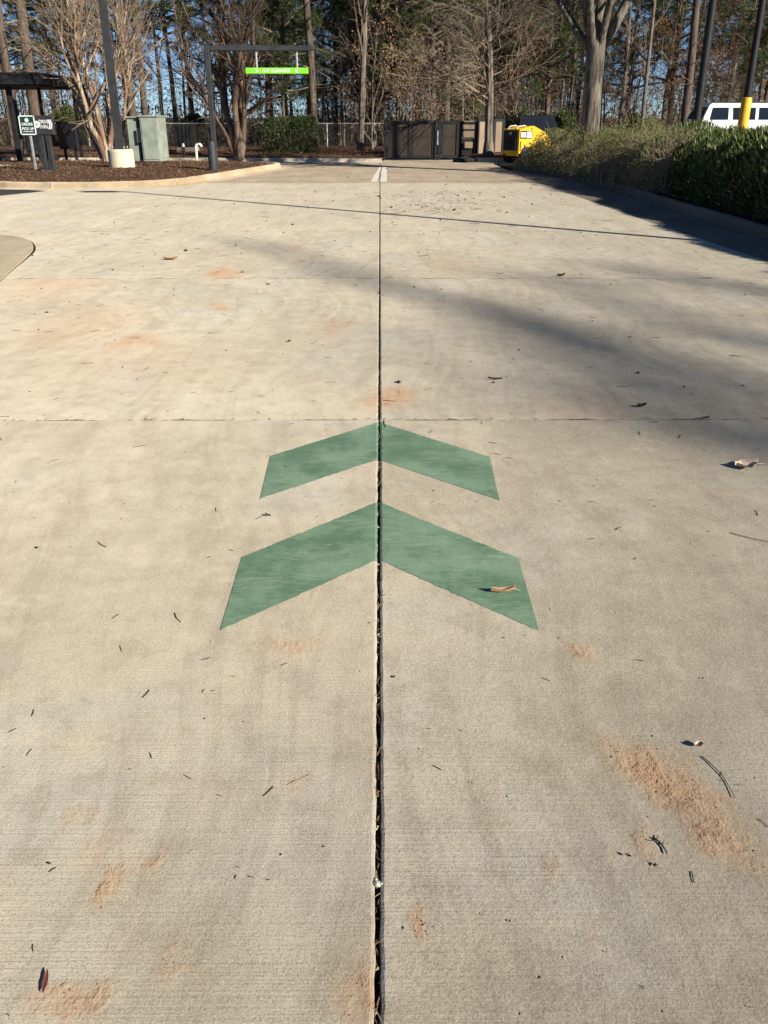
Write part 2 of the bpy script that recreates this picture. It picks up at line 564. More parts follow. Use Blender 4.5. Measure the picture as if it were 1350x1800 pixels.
def green_paint():
    k = NT('chevron_green')
    P = k.vadd(k.pos(), (0, 0, .2717))
    n = k.noise(P, 4.5, 5, .65)
    c = k.mix(k.mr(n, .34, .66), (.10, .185, .105), (.205, .305, .20))
    st = k.noise(k.vmul(k.vadd(P, k.vmul(k.noise(P, 2, 2, .5, True), (.25, .25, 0))), (5, 30, 1)), 1.0, 4, .7)
    c = k.mix(k.math('MULTIPLY', k.mr(st, .52, .72), .6), c, (.27, .36, .25))
    c = k.mix(k.math('MULTIPLY', k.mr(k.noise(P, 9, 5, .7), .55, .75), .35), c, (.10, .185, .105))
    fn = k.noise(P, 240, 3, .75)
    c = k.mix(k.math('MULTIPLY', k.mr(fn, .56, .70), .5), c, (.30, .35, .25))
    sc = k.noise(k.vmul(P, (14, 120, 1)), 1.0, 3, .7)
    c = k.mix(k.math('MULTIPLY', k.mr(sc, .61, .72), .75), c, (.45, .44, .36))
    h = k.math('ADD', k.math('MULTIPLY', fn, .6), k.math('ADD', k.noise(k.vmul(P, (2.5, 190, 1)), 1.0, 2, .6), k.noise(P, 55, 5, .7)))
    return k.fin(c, .62, k.bump(h, .55, .002), spec=.35)


M['chevron'] = green_paint()
k = NT('worn_white_line')
P_ = k.pos()
M['line'] = k.fin(k.mix(k.mr(k.noise(P_, 22, 5, .7), .45, .62), (.78, .74, .64), (.58, .52, .41)), .8, k.bump(k.noise(P_, 60, 4), .4, .004))

# ================================================================== the setting
def sheet(name, poly, z, mat, parent=None):
    mb = MB()
    mb.add([(x, y, z) for x, y in poly], ngons=[list(range(len(poly)))])
    return mb.obj(name, mat, parent)


# ground: one sheet to the horizon, lightly uneven in the wood
gx = np.concatenate([[-1500, -500, -200], np.linspace(-90, 90, 61), [200, 500, 1500]])
gy = np.concatenate([[-1500, -300, -80], np.linspace(-40, 140, 61), [250, 600, 1500]])
XX, YY = np.meshgrid(gx, gy)
ZZ = -0.26 + 0.0 * XX
wood = np.clip((YY - 38) / 8, 0, 1) * (np.abs(XX) < 200)
ZZ = ZZ + wood * (.26 + .10 * np.sin(XX * .7 + 1.3 * np.sin(YY * .31)) + .08 * np.sin(YY * .9 + XX * .23))
ii, jj = np.meshgrid(np.arange(len(gy) - 1), np.arange(len(gx) - 1), indexing='ij')
W_ = len(gx)
q_ = np.stack([ii * W_ + jj, ii * W_ + jj + 1, (ii + 1) * W_ + jj + 1, (ii + 1) * W_ + jj], -1).reshape(-1, 4)
o = MB().add(np.stack([XX, YY, ZZ], -1).reshape(-1, 3), quads=q_).obj('ground', M['earth'], smooth=True)
tag(o, 'brown leaf-strewn earth under the wood', kind='structure')

# parking lot to the right, behind the hedge, and asphalt lane at the left
tag(sheet('parking_lot', [(7.9, -30), (60, -30), (60, 44), (7.9, 44)], -.02, M['asphalt']), 'dark asphalt parking lot behind the hedge', kind='structure')
tag(sheet('road', [(-60, 13.4), (-9.2, 13.4), (-8.8, 17), (-7.4, 20.2), (-8.6, 21), (-60, 21)], .004, M['asphalt']), 'dark asphalt lane beside the mulch island', kind='structure')


def unit_(v): return v / np.linalg.norm(v)


def wob(y, seed, amp=.0016):
    y = np.asarray(y, float)
    r = np.zeros_like(y)
    for i, (f, a) in enumerate(((3.1, .45), (19.1, .35), (61, .55), (143, .55), (283, .4))):
        r += a * np.sin(f * y + seed * 1.7 + i * 2.1 + 1.3 * np.sin(f * .37 * y + seed))
    return r * amp


JW = .0058
def xL(y): return -JW * (1 + .02 * np.clip(np.asarray(y, float) - 5, 0, 20)) + wob(y, 1.0)
def xR(y): return JW * (1 + .02 * np.clip(np.asarray(y, float) - 5, 0, 20)) + wob(y, 5.0, .0013)


PROF = [(-.09, 0.0), (-.009, 0.0), (-.003, .0022), (0.0, .0085)]   # height, inset


def slab(parent, mat, xa, xb, y0, y1, top=0.0):
    """xa, xb: functions of y for the two long edges"""
    st = .03 if y0 < 10 else (.08 if y0 < 18 else .3)
    ys = np.concatenate([np.arange(y0, y1 - st * .4, st), [y1]])
    xsb = np.linspace(0, 1, 60 if y0 < 13 else 14)
    rings = []
    for (h, ins) in PROF:
        yy = np.clip(ys, y0 + ins, y1 - ins)
        L = np.column_stack([xa(ys) + ins, yy])
        R = np.column_stack([xb(ys) - ins, yy])
        # far edge from left to right, near edge from right to left, with a small wobble
        f = np.column_stack([L[-1, 0] + (R[-1, 0] - L[-1, 0]) * xsb, np.full(len(xsb), y1 - ins)])
        n = np.column_stack([R[0, 0] + (L[0, 0] - R[0, 0]) * xsb, np.full(len(xsb), y0 + ins)])
        f[:, 1] -= np.abs(wob(f[:, 0], 9 + y1, .0009))
        n[:, 1] += np.abs(wob(n[:, 0], 4 + y0, .0009))
        loop = np.vstack([n[::-1][:-1], R[1:-1], f[::-1][:-1], L[::-1][:-1]]) if False else np.vstack([L[:-1], f[:-1], R[::-1][:-1], n[:-1]])
        rings.append(np.column_stack([loop, np.full(len(loop), h + top)]))
    m = len(rings[0])
    mb = MB()
    qs = []
    for i in range(len(rings) - 1):
        a = np.arange(m)
        b = (a + 1) % m
        qs.append(np.stack([i * m + b, i * m + a, (i + 1) * m + a, (i + 1) * m + b], -1))
    mb.add(np.vstack(rings), quads=np.vstack(qs))
    # top: strips between the left and right edge (kept out of one huge ngon)
    mb.g.append([(len(rings) - 1) * m + i for i in range(m)][::-1])
    return mb.obj('concrete_slab', mat, parent)


def catmull(pts, n):
    out = []
    for i in range(len(pts) - 1):
        p0, p1, p2, p3 = pts[max(0, i - 1)], pts[i], pts[i + 1], pts[min(len(pts) - 1, i + 2)]
        for t in np.linspace(0, 1, n, endpoint=False):
            out.append(.5 * ((2 * p1) + (p2 - p0) * t + (2 * p0 - 5 * p1 + 4 * p2 - p3) * t * t + (3 * p1 - p0 - 3 * p2 + p3) * t ** 3))
    return np.array(out + [pts[-1]])


drive = empty('driveway', label='pale concrete driveway of large slabs', kind='structure')
JT = [-.6, 4.44, 8.93, 12.9, 17.2, 22.7, 34.6]
GAP = {4.44: .005, 8.93: .011, 12.9: .012, 17.2: .012, 22.7: .012}
RT = .0                                          # height of the right-hand row
def xGut(y): return np.interp(np.asarray(y, float), [-2, 10.3, 14.3, 19.6, 24.2, 28.5, 40], [4.9, 4.44, 4.24, 4.07, 3.93, 3.95, 4.0])
for i in range(len(JT) - 1):
    y0, y1 = JT[i] + GAP.get(JT[i], .005), JT[i + 1] - GAP.get(JT[i + 1], .005)
    mt = [M['slab', min(i, 2), 0], M['slab', min(i, 2), 1]] if i < 5 else [M['old_slab']] * 2
    xl = -4.3 if i < 5 else -3.2
    slab(drive, mt[0], (lambda y, xl=xl: np.full(np.shape(y), xl)), xL, y0, y1, 0.0)
    slab(drive, mt[1], xR, (lambda y: xGut(y)), y0, y1, -.0012)
    if i < 5:
        slab(drive, mt[0], (lambda y: np.full(np.shape(y), -9.2)), (lambda y: np.full(np.shape(y), -4.307)), y0, y1, 0.0)
    else:
        slab(drive, mt[0], (lambda y: np.full(np.shape(y), -9.2)), (lambda y: np.full(np.shape(y), -3.21)), y0, y1, 0.0)
# flush, rounded darker pad at the left
PADP = [(-3.80, 8.75), (-3.98, 9.6), (-4.12, 10.3), (-4.3, 11.0), (-4.62, 11.75), (-5.05, 12.25), (-5.6, 12.5), (-9, 12.55), (-9, 7.6), (-4.2, 7.6)]
PADP = np.array(PADP)
PADP = np.vstack([catmull(PADP[:7], 6), PADP[7:]])
mb = MB()
n_ = len(PADP)
ctr = PADP.mean(0)
ins_ = PADP + (ctr - PADP) / np.linalg.norm(ctr - PADP, axis=1, keepdims=True) * .012
mb.add(np.vstack([np.column_stack([PADP, np.full(n_, .001)]), np.column_stack([PADP, np.full(n_, .012)]), np.column_stack([ins_, np.full(n_, .018)])]),
       quads=[[a * n_ + (i + 1) % n_, a * n_ + i, (a + 1) * n_ + i, (a + 1) * n_ + (i + 1) % n_] for a in (0, 1) for i in range(n_)], ngons=[list(range(2 * n_, 3 * n_))[::-1]])
tag(mb.obj('pavement', M['pad']), 'rounded darker concrete pad at the edge of the driveway', kind='structure')

jo = PADP - (ctr - PADP) / np.linalg.norm(ctr - PADP, axis=1, keepdims=True) * .03
sheet('joint_filler', [tuple(q) for q in jo], .0045, M['joint'], drive)
qa, qb = G(96, 409)[:2], G(258, 357)[:2]
tq = unit_(qb - qa)
nq = np.array([-tq[1], tq[0]]) * .012
sheet('joint_filler', [tuple(qa - nq), tuple(qb - nq), tuple(qb + nq), tuple(qa + nq)], .004, M['kerb_pale'], drive)

# joint filler: dirt with uneven height under every joint
mb = MB()
ys = np.arange(-.6, 16, .012)
hz = -.018 + .0055 * (np.sin(ys * 23 + 2 * np.sin(ys * 5)) * .5 + np.sin(ys * 61) * .3 + np.sin(ys * 9.1) * .6) + RNG.normal(0, .0012, len(ys))
hz = np.minimum(hz, -.006)
v = []
for off in (-.02, -.004, .004, .02):
    v.append(np.column_stack([np.full(len(ys), off), ys, hz + RNG.normal(0, .0012, len(ys)) + (.002 if abs(off) < .01 else 0)]))
n_ = len(ys)
a = np.arange(n_ - 1)
mb.add(np.vstack(v), quads=np.vstack([np.stack([c * n_ + a, (c + 1) * n_ + a, (c + 1) * n_ + a + 1, c * n_ + a + 1], -1) for c in range(3)]))
o = mb.obj('joint_filler', M['joint'], drive)
mb = MB()
mb.box((0, 25.3, -.02), (.05, 18.6, .01))
mb.box((-4.3, 11, -.02), (.03, 24, .004))
o = mb.obj('joint_filler', M['joint'], drive)
mb = MB()
for y in JT[1:-1]:
    xs_ = np.arange(-9.0, 4.4, .03)
    m_ = len(xs_)
    zj = -.0055 + .0028 * np.sin(xs_ * 9 + y) + RNG.normal(0, .0016, m_)
    zj = np.where(np.abs(xs_) < .05, -.016, np.minimum(zj, -.0005))
    a = np.arange(m_ - 1)
    mb.add(np.vstack([np.column_stack([xs_, np.full(m_, y - .03), zj]), np.column_stack([xs_, np.full(m_, y + .03), zj])]), quads=np.stack([a, a + 1, m_ + a + 1, m_ + a], -1))
mb.obj('joint_filler', M['joint_dust'], drive)
# gutter pan between the slabs and the kerb
gy_ = np.array([-2, 5, 10.3, 12, 14.3, 17, 19.6, 22, 24.2, 26.5, 28.0])
gk = np.interp(gy_, [-2, 11.4, 21, 24.7, 27, 29.2], [5.4, 5.36, 5.36, 5.07, 4.7, 4.2])
mb = MB()
nn = len(gy_)
mb.add(np.vstack([np.column_stack([xGut(gy_) + .006, gy_, np.full(nn, -.004)]), np.column_stack([gk + .05, gy_, np.full(nn, .012)])]),
       quads=[[i, nn + i, nn + i + 1, i + 1] for i in range(nn - 1)])
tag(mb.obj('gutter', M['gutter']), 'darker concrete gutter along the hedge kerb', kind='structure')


def smooth_path(pts, n=8):
    pts = np.array(pts, float)
    out = []
    for i in range(len(pts) - 1):
        p0, p1, p2, p3 = pts[max(0, i - 1)], pts[i], pts[i + 1], pts[min(len(pts) - 1, i + 2)]
        for t in np.linspace(0, 1, n, endpoint=False):
            out.append(.5 * ((2 * p1) + (p2 - p0) * t + (2 * p0 - 5 * p1 + 4 * p2 - p3) * t * t + (3 * p1 - p0 - 3 * p2 + p3) * t ** 3))
    out.append(pts[-1])
    return np.array(out)


def kerb(name, pts, mat, seg=3.0, hgt=.14, wid=.17, lab=None):
    """pts run with the road on the left-hand side; cast in lengths with open joints"""
    root = empty(name, label=lab, kind='structure')
    p = smooth_path(pts)
    s = np.concatenate([[0], np.cumsum(np.linalg.norm(np.diff(p, axis=0), axis=1))])
    total = s[-1]
    nseg = max(1, round(total / seg))
    prof = [(-.30, -.1), (-.30, .004), (-.012, .010), (.0, .03), (.025, hgt - .03), (.045, hgt - .006), (.065, hgt), (wid, hgt - .003), (wid + .02, hgt - .025), (wid + .02, -.1)]
    for i in range(nseg):
        a, b = total * i / nseg + .006, total * (i + 1) / nseg - .006
        ss = np.linspace(a, b, max(5, int((b - a) / .25)))
        q = np.column_stack([np.interp(ss, s, p[:, 0]), np.interp(ss, s, p[:, 1])])
        t = np.gradient(q, axis=0)
        t /= np.linalg.norm(t, axis=1, keepdims=True)
        nrm = np.column_stack([t[:, 1], -t[:, 0]])
        rings = []
        for (o_, h) in prof:
            jit = RNG.normal(0, .003, len(q)) if h > .02 else 0
            rings.append(np.column_stack([q + nrm * o_, np.full(len(q), h) + jit]))
        m, L = len(q), len(prof)
        ids = np.arange(m - 1)
        qs = np.vstack([np.stack([c * m + ids, c * m + ids + 1, (c + 1) * m + ids + 1, (c + 1) * m + ids], -1) for c in range(L - 1)])
        MB().add(np.vstack(rings), quads=qs, ngons=[[c * m for c in range(L)], [c * m + m - 1 for c in range(L)][::-1]]).obj('kerb_stone', mat, root)
    return root


# mulch island kerb (front and right sides), the back kerb, the small kerb by the tree, the hedge-bed kerb
ISL = [(-9.6, 22.6), (-9.3, 21.6), (-8.6, 21.0), (-7.3, 20.85), (-6.2, 21.0), (-5.4, 21.4), (-4.75, 22.4), (-4.2, 24.6), (-3.65, 27.2), (-3.25, 29.3), (-3.3, 30.2), (-3.9, 30.8)]
kerb('kerb_island', ISL[::-1], M['kerb'], 3.4, lab='tan concrete kerb round the mulch island')
BK = [(-14, 34.2), (-7, 34.0), (-3.6, 33.7), (.05, 33.3)]
kerb('kerb_back', BK[::-1], M['kerb_pale'], 3.2, .12, lab='pale kerb in front of the chain-link fence')
TK = [(3.05, 33.9), (3.6, 33.15), (4.9, 33.0), (5.4, 33.8)]
kerb('kerb_tree', TK[::-1], M['kerb'], 2.0, .16, lab='short kerb round the foot of the small tree')
HK = [(5.4, -2), (5.36, 5), (5.36, 11.4), (5.36, 16), (5.36, 21), (5.07, 24.7), (4.75, 27), (4.45, 28.6), (4.75, 29.8), (5.6, 30.3), (7.6, 30.4)]
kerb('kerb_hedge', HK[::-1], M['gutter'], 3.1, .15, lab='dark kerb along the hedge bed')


def bed(name, poly, z, mat, lab, hump=.1, n=40):
    """gently domed bed inside a kerb"""
    poly = np.array(poly, float)
    c = poly.mean(0)
    mb = MB()
    m = len(poly)
    vs_, qs = [], []
    fr = np.linspace(1, .0, 9)
    for i, f in enumerate(fr):
        p = c + (poly - c) * f
        h = z + hump * (1 - f ** 3) + .012 * np.sin(p[:, 0] * 5 + 3 * np.sin(p[:, 1] * 3.3)) * (f < 1)
        vs_.append(np.column_stack([p, h]))
    for i in range(8):
        a = np.arange(m)
        b = (a + 1) % m
        qs.append(np.stack([i * m + b, i * m + a, (i + 1) * m + a, (i + 1) * m + b], -1))
    mb.add(np.vstack(vs_), quads=np.vstack(qs))
    return tag(mb.obj(name, mat, smooth=True), lab, kind='structure')


def pin(poly, pts):
    poly = np.asarray(poly)
    x, y = pts[:, 0], pts[:, 1]
    inside = np.zeros(len(pts), bool)
    j = len(poly) - 1
    for i in range(len(poly)):
        xi, yi, xj, yj = *poly[i], *poly[j]
        c = ((yi > y) != (yj > y)) & (x < (xj - xi) * (y - yi) / (yj - yi + 1e-12) + xi)
        inside ^= c
        j = i
    return inside


def offset_in(path, d):
    p = smooth_path(path, 6)
    t = np.gradient(p, axis=0)
    t /= np.linalg.norm(t, axis=1, keepdims=True)
    return p + np.column_stack([-t[:, 1], t[:, 0]]) * d * 1.0


isl_in = offset_in(ISL, .15)
ISL_POLY = np.vstack([isl_in, [(-5, 31.4), (-8, 31.8), (-14, 32), (-14, 25), (-11, 23.6)]])
bed('mulch_bed', ISL_POLY, .115, M['mulch'], 'brown mulch bed of the left island', .06)
BACK_POLY = np.array([(-30, 34.3), (-14, 34.4), (-7, 34.2), (-3.6, 33.9), (.1, 33.55), (.3, 36), (.2, 49), (-30, 49)])
bed('mulch_bed', BACK_POLY, .10, M['mulch'], 'mulch strip before the chain-link fence', .10)
hk = offset_in(HK, .15) * 1.0
hk = smooth_path([(x + .15, y) if y < 29 else (x, y - .15) for x, y in HK], 5)
HED_POLY = np.vstack([hk, [(7.9, 30.2), (7.9, -2)]])
mb = MB()
mb.add(np.vstack([np.column_stack([hk, np.full(len(hk), .125)]), np.column_stack([np.full(len(hk), 7.9), np.clip(hk[:, 1], -2, 30.2), np.full(len(hk), .16)])]),
       quads=[[i, len(hk) + i, len(hk) + i + 1, i + 1] for i in range(len(hk) - 1)])
tag(mb.obj('hedge_bed', M['mulch']), 'mulched bed under the hedge and the oak', kind='structure')
TREE_POLY = np.array([(3.2, 34.0), (3.65, 33.35), (4.85, 33.2), (5.25, 33.9), (6, 40), (3, 40)])
bed('mulch_bed', TREE_POLY, .14, M['mulch'], 'mulch patch round the small tree by the gates', .08)
# sidewalk at the far left
tag(MB().prism([(-26, 25.0), (-10.6, 25.6), (-9.9, 27.6), (-10.2, 28.6), (-26, 28.6)], .0, .15).obj('sidewalk', M['walk']), 'pale concrete walk by the pick-up sign', kind='structure')


def chips(name, poly, n, z, lab, xr=None, size=.05):
    poly = np.asarray(poly)
    lo, hi = poly.min(0), poly.max(0)
    p = RNG.uniform(lo, hi, (n * 3, 2))
    p = p[pin(poly, p)][:n]
    n = len(p)
    c = np.column_stack([p, z(p) + RNG.uniform(.005, .03, n)])
    L = RNG.uniform(.4, 1.5, n) * size
    Wd = RNG.uniform(.25, .5, n) * size * .6
    th = RNG.uniform(0, 2 * math.pi, n)
    el = RNG.normal(0, .45, n)
    d = np.column_stack([np.cos(th) * np.cos(el), np.sin(th) * np.cos(el), np.sin(el)])
    s = np.cross(d, np.array([0, 0, 1.0]) + RNG.normal(0, .5, (n, 3)))
    s /= np.linalg.norm(s, axis=1, keepdims=True)
    v = np.stack([c - d * L[:, None] / 2 - s * Wd[:, None] / 2, c + d * L[:, None] / 2 - s * Wd[:, None] * .3, c + d * L[:, None] / 2 + s * Wd[:, None] * .4, c - d * L[:, None] / 2 + s * Wd[:, None] / 2], 1)
    q = np.arange(n * 4).reshape(-1, 4)
    return tag(MB().add(v.reshape(-1, 3), quads=q).obj(name, M['chip']), lab, kind='stuff')


def dome_z(poly, z, hump):
    poly = np.asarray(poly, float)
    c = poly.mean(0)
    def f(p):
        d = p - c
        ang = np.arctan2(d[:, 1], d[:, 0])
        pa = np.arctan2(*(poly - c).T[::-1])
        pr = np.linalg.norm(poly - c, axis=1)
        o_ = np.argsort(pa)
        rr = np.interp(ang, pa[o_], pr[o_], period=2 * math.pi)
        fr = np.clip(np.linalg.norm(d, axis=1) / rr, 0, 1)
        return z + hump * (1 - fr ** 3)
    return f


chips('mulch_chips', ISL_POLY, 26000, dome_z(ISL_POLY, .115, .06), 'loose brown mulch chips over the left island')
chips('mulch_chips', np.array([(-12, 34.2), (0, 33.7), (.1, 42), (-14, 42)]), 9000, lambda p: .1 + .1 * np.clip((p[:, 1] - 33) / 4, 0, 1), 'loose mulch chips before the fence', size=.07)
chips('mulch_chips', HED_POLY[:-1] if False else HED_POLY, 9000, lambda p: np.full(len(p), .13), 'loose mulch chips under the hedge', size=.06)

# painted marks ------------------------------------------------------------------------------------
def paint_half(parent, corners, side, mat):
    """corners: inner far, outer far, outer near, inner near (ground points); the inner edge follows the open joint"""
    a, b, c, d = [np.array(G(*p)[:2]) for p in corners]
    n = 46
    t = np.linspace(0, 1, n)
    far = a[None] + (b - a)[None] * t[:, None]
    near = d[None] + (c - d)[None] * t[:, None]
    far[:, 1] += RNG.normal(0, .0022, n)
    near[:, 1] += RNG.normal(0, .0022, n)
    rows, m = [], 26
    z0 = (0.0 if side < 0 else -.0012) + .0016
    ed = xL if side < 0 else xR
    for i, s in enumerate(np.linspace(0, 1, m)):
        r = far + (near - far) * s
        e = ed(r[:1, 1])[0]
        xin = e + side * .0088
        w_ = 1 - t
        r = r.copy()
        r[:, 0] = r[:, 0] + (xin - r[0, 0]) * w_ ** 6
        down = [(e - side * .0006, r[0, 1], z0 - .016), (e - side * .0006, r[0, 1], z0 - .0095), (e + side * .0014, r[0, 1], z0 - .0026)]
        rows.append(np.vstack([down, np.column_stack([r, np.full(n, z0)])]))
    kx = n + 3
    ids = np.arange(kx - 1)
    qs = np.vstack([np.stack([i * kx + ids, i * kx + ids + 1, (i + 1) * kx + ids + 1, (i + 1) * kx + ids], -1) for i in range(m - 1)])
    if side > 0: qs = qs[:, ::-1]
    return MB().add(np.vstack(rows), quads=qs[:, ::-1]).obj('painted_half', mat, parent)


for lab, L4, R4 in (
    ('smaller green chevron painted across the joint, the upper one', [(663, 743), (475, 802), (457, 877), (661, 809)], [(669, 743), (861, 803), (878, 879), (669, 809)]),
    ('larger green chevron painted across the joint, the lower one', [(661, 884), (425, 980), (387, 1108), (660, 986)], [(669, 884), (911, 981), (948, 1109), (669, 986)])):
    ch = empty('painted_chevron', label=lab, cat='road marking', group='green chevrons painted on the driveway')
    paint_half(ch, L4, -1, M['chevron'])
    paint_half(ch, R4, 1, M['chevron'])
for lab, pts in (('slanting worn white stripe leading to the gates', [(651, 320), (663, 320), (670, 293), (667, 293)]),
                 ('straight worn white stripe beside the slanting one', [(668, 320), (680, 320), (680, 293), (672, 293)])):
    p = [G(*q)[:2] for q in pts]
    tag(sheet('painted_stripe', p, .004, M['line']), lab, 'road marking', 'white stripes by the gates')

# ================================================================== vegetation helpers
def unit(v):
    return v / (np.linalg.norm(v) + 1e-9)


def limb(rs, p, d, L, r0, r1, n, wander, up):
    pts = [np.array(p, float)]
    d = unit(np.array(d, float))
    st = L / n
    for i in range(n):
        d = unit(d + rs.normal(0, wander, 3) + np.array([0, 0, up]))
        pts.append(pts[-1] + d * st)
    return np.array(pts), np.linspace(r0, r1, n + 1)


def grow(rs, out, tips, p, d, L, r, lvl, spec):
    n_ch, ratio, a0, a1, start, sides, nseg, wander, up, rr = spec[lvl]
    pts, rd = limb(rs, p, d, L, r, max(r * (.35 if lvl else .3), .0025), nseg, wander, up)
    out[lvl].tube(pts, rd, sides)
    if lvl + 1 >= len(spec):
        tips.append((pts[-1], unit(pts[-1] - pts[-2])))
        return
    for i in range(n_ch):
        f = start + (1 - start) * ((i + rs.random()) / n_ch)
        x = f * nseg
        k_ = min(int(x), nseg - 1)
        q = pts[k_] + (pts[k_ + 1] - pts[k_]) * (x - k_)
        ax = unit(pts[k_ + 1] - pts[k_])
        side = unit(np.cross(ax, rs.normal(0, 1, 3)))
        ang = rs.uniform(a0, a1)
        nd = ax * math.cos(ang) + side * math.sin(ang)
        l2 = L * ratio * (1.15 - .65 * (f - start) / (1 - start + 1e-6)) * rs.uniform(.7, 1.2)
        r2 = max(np.interp(x, np.arange(nseg + 1), rd) * rr, .0035)
        grow(rs, out, tips, q, nd, l2, r2, lvl + 1, spec)


def leaf_mesh(mb, c, d, L, W, rs, nrm=None, fold=.25):
    n = len(c)
    d = d / (np.linalg.norm(d, axis=1, keepdims=True) + 1e-9)
    ref = rs.normal(0, 1, (n, 3)) if nrm is None else nrm + rs.normal(0, .45, (n, 3))
    s = np.cross(d, ref)
    s /= np.linalg.norm(s, axis=1, keepdims=True) + 1e-9
    u = np.cross(s, d)
    L = np.broadcast_to(L, (n,))[:, None]
    W = np.broadcast_to(W, (n,))[:, None]
    mid = c + d * L * .45
    v = np.stack([c, mid + s * W / 2 + u * W * fold, c + d * L, mid - s * W / 2 + u * W * fold], 1).reshape(-1, 3)
    b = np.arange(n)[:, None] * 4
    mb.add(v, tris=np.vstack([b + np.array([[0, 1, 2]]), b + np.array([[0, 2, 3]])]))


def bare_tree(name, seed, h, r, spec, trunk_mat, crown_mat, first=1, lean=(0, 0), leaves=None):
    """returns an Empty with trunk and crown (and leaves joined to the crown as foliage part)"""
    rs = np.random.default_rng(seed)
    out = [MB() for _ in spec]
    tips = []
    grow(rs, out, tips, (0, 0, -.15), (lean[0], lean[1], 1), h, r, 0, spec)
    # root flare
    fl = MB()
    fl.tube([(0, 0, -.15), (0, 0, .12), (0, 0, .5)], [r * 1.55, r * 1.22, r * 1.0], 12)
    root = bpy.data.objects.new(name, None)
    link(root)
    tr, cr = MB(), MB()
    for i, m in enumerate(out):
        t_ = tr if i < first else cr
        if m.n:
            t_.add(np.vstack(m.v), quads=np.vstack(m.q))
    tr.add(np.vstack(fl.v), quads=np.vstack(fl.q))
    tr.obj('trunk', trunk_mat, root, True)
    cr.obj('crown', crown_mat, root)
    if leaves:
        mat, cnt, L, W, zmax = leaves
        tp = np.array([t[0] for t in tips])
        td = np.array([t[1] for t in tips])
        sel = np.where(tp[:, 2] < zmax)[0]
        if len(sel):
            idx = rs.choice(sel, cnt)
            c = tp[idx] + rs.normal(0, .16, (cnt, 3))
            d = td[idx] + rs.normal(0, .6, (cnt, 3)) - np.array([0, 0, .7])
            lm = MB()
            leaf_mesh(lm, c, d, rs.uniform(.6, 1.2, cnt) * L, rs.uniform(.7, 1.2, cnt) * W, rs)
            lm.obj('foliage', mat, root)
    return root


def pine_tree(name, seed, h, r, crown_from, dead_from=2.5, dens=1.0, low=False):
    rs = np.random.default_rng(seed)
    root = bpy.data.objects.new(name, None)
    link(root)
    pts, rd = limb(rs, (0, 0, -.15), (0, 0, 1), h, r, r * .18, 16, .012, .02)
    tr = MB().tube(pts, rd, 12)
    tr.tube([(0, 0, -.15), (0, 0, .15), (0, 0, .7)], [r * 1.4, r * 1.15, r * .97], 12)
    tr.obj('trunk', M['bark_pine'], root, True)
    br, nd = MB(), MB()
    C, Dn, Ls = [], [], []

    def at(z):
        k_ = np.clip(np.searchsorted(pts[:, 2], z) - 1, 0, len(pts) - 2)
        t = (z - pts[k_, 2]) / (pts[k_ + 1, 2] - pts[k_, 2])
        return pts[k_] + (pts[k_ + 1] - pts[k_]) * t
    for i in range(int(14)):                               # dead lower branches
        z = rs.uniform(dead_from, crown_from)
        th = rs.uniform(0, 6.28)
        L = rs.uniform(.5, 2.2)
        q, rr = limb(rs, at(z), (math.cos(th), math.sin(th), rs.uniform(-.2, .3)), L, .022, .006, 4, .15, 0)
        br.tube(q, rr, 3)
        for _ in range(3):
            j = rs.integers(1, 4)
            q2, r2 = limb(rs, q[j], q[j + 1] - q[j] + rs.normal(0, .6 * L / 4, 3), L * .4, .009, .004, 2, .2, 0)
            br.tube(q2, r2, 3)
    nb = int((h - crown_from) * 5.5 * dens)
    for i in range(nb):
        f = (i + rs.random()) / nb
        z = crown_from + (h - crown_from) * f
        th = i * 2.4 + rs.uniform(-.5, .5)
        L = (1 - f) ** .7 * (3.4 if not low else 3.0) * rs.uniform(.65, 1.15) + .4
        q, rr = limb(rs, at(min(z, h - .6)), (math.cos(th), math.sin(th), rs.uniform(-.15, .45)), L, .02 + .018 * L, .008, 6, .13, .05)
        br.tube(q, rr, 4)
        for j in range(2, 7):
            for s in range(3):
                d0 = unit(q[j] - q[j - 1])
                sd = unit(d0 + rs.normal(0, .75, 3))
                ql = q[j] + sd * rs.uniform(.25, .7)
                br.tube(np.array([q[j], (q[j] + ql) / 2 + rs.normal(0, .03, 3), ql]), [.009, .007, .005], 3)
                for t_ in (.55, .8, 1.0):
                    C.append(q[j] + (ql - q[j]) * t_)
                    Dn.append(sd)
    if C:
        C, Dn = np.array(C), np.array(Dn)
        kN = 14
        c = np.repeat(C, kN, 0)
        d = np.repeat(Dn, kN, 0) * .5 + rs.normal(0, .55, (len(c), 3)) + np.array([0, 0, .15])
        leaf_mesh(nd, c, d, rs.uniform(.16, .30, len(c)), .022, rs, fold=0)
    br.obj('crown', M['twig'], root)
    if len(C): nd.obj('foliage', M['pine_leaf'], root)
    return root


def place(root, loc, rz=0.0, sc=1.0, label=None, cat='tree', group=None):
    root.location = loc
    root.rotation_euler = (0, 0, rz)
    root.scale = (sc, sc, sc)
    return tag(root, label, cat, group)


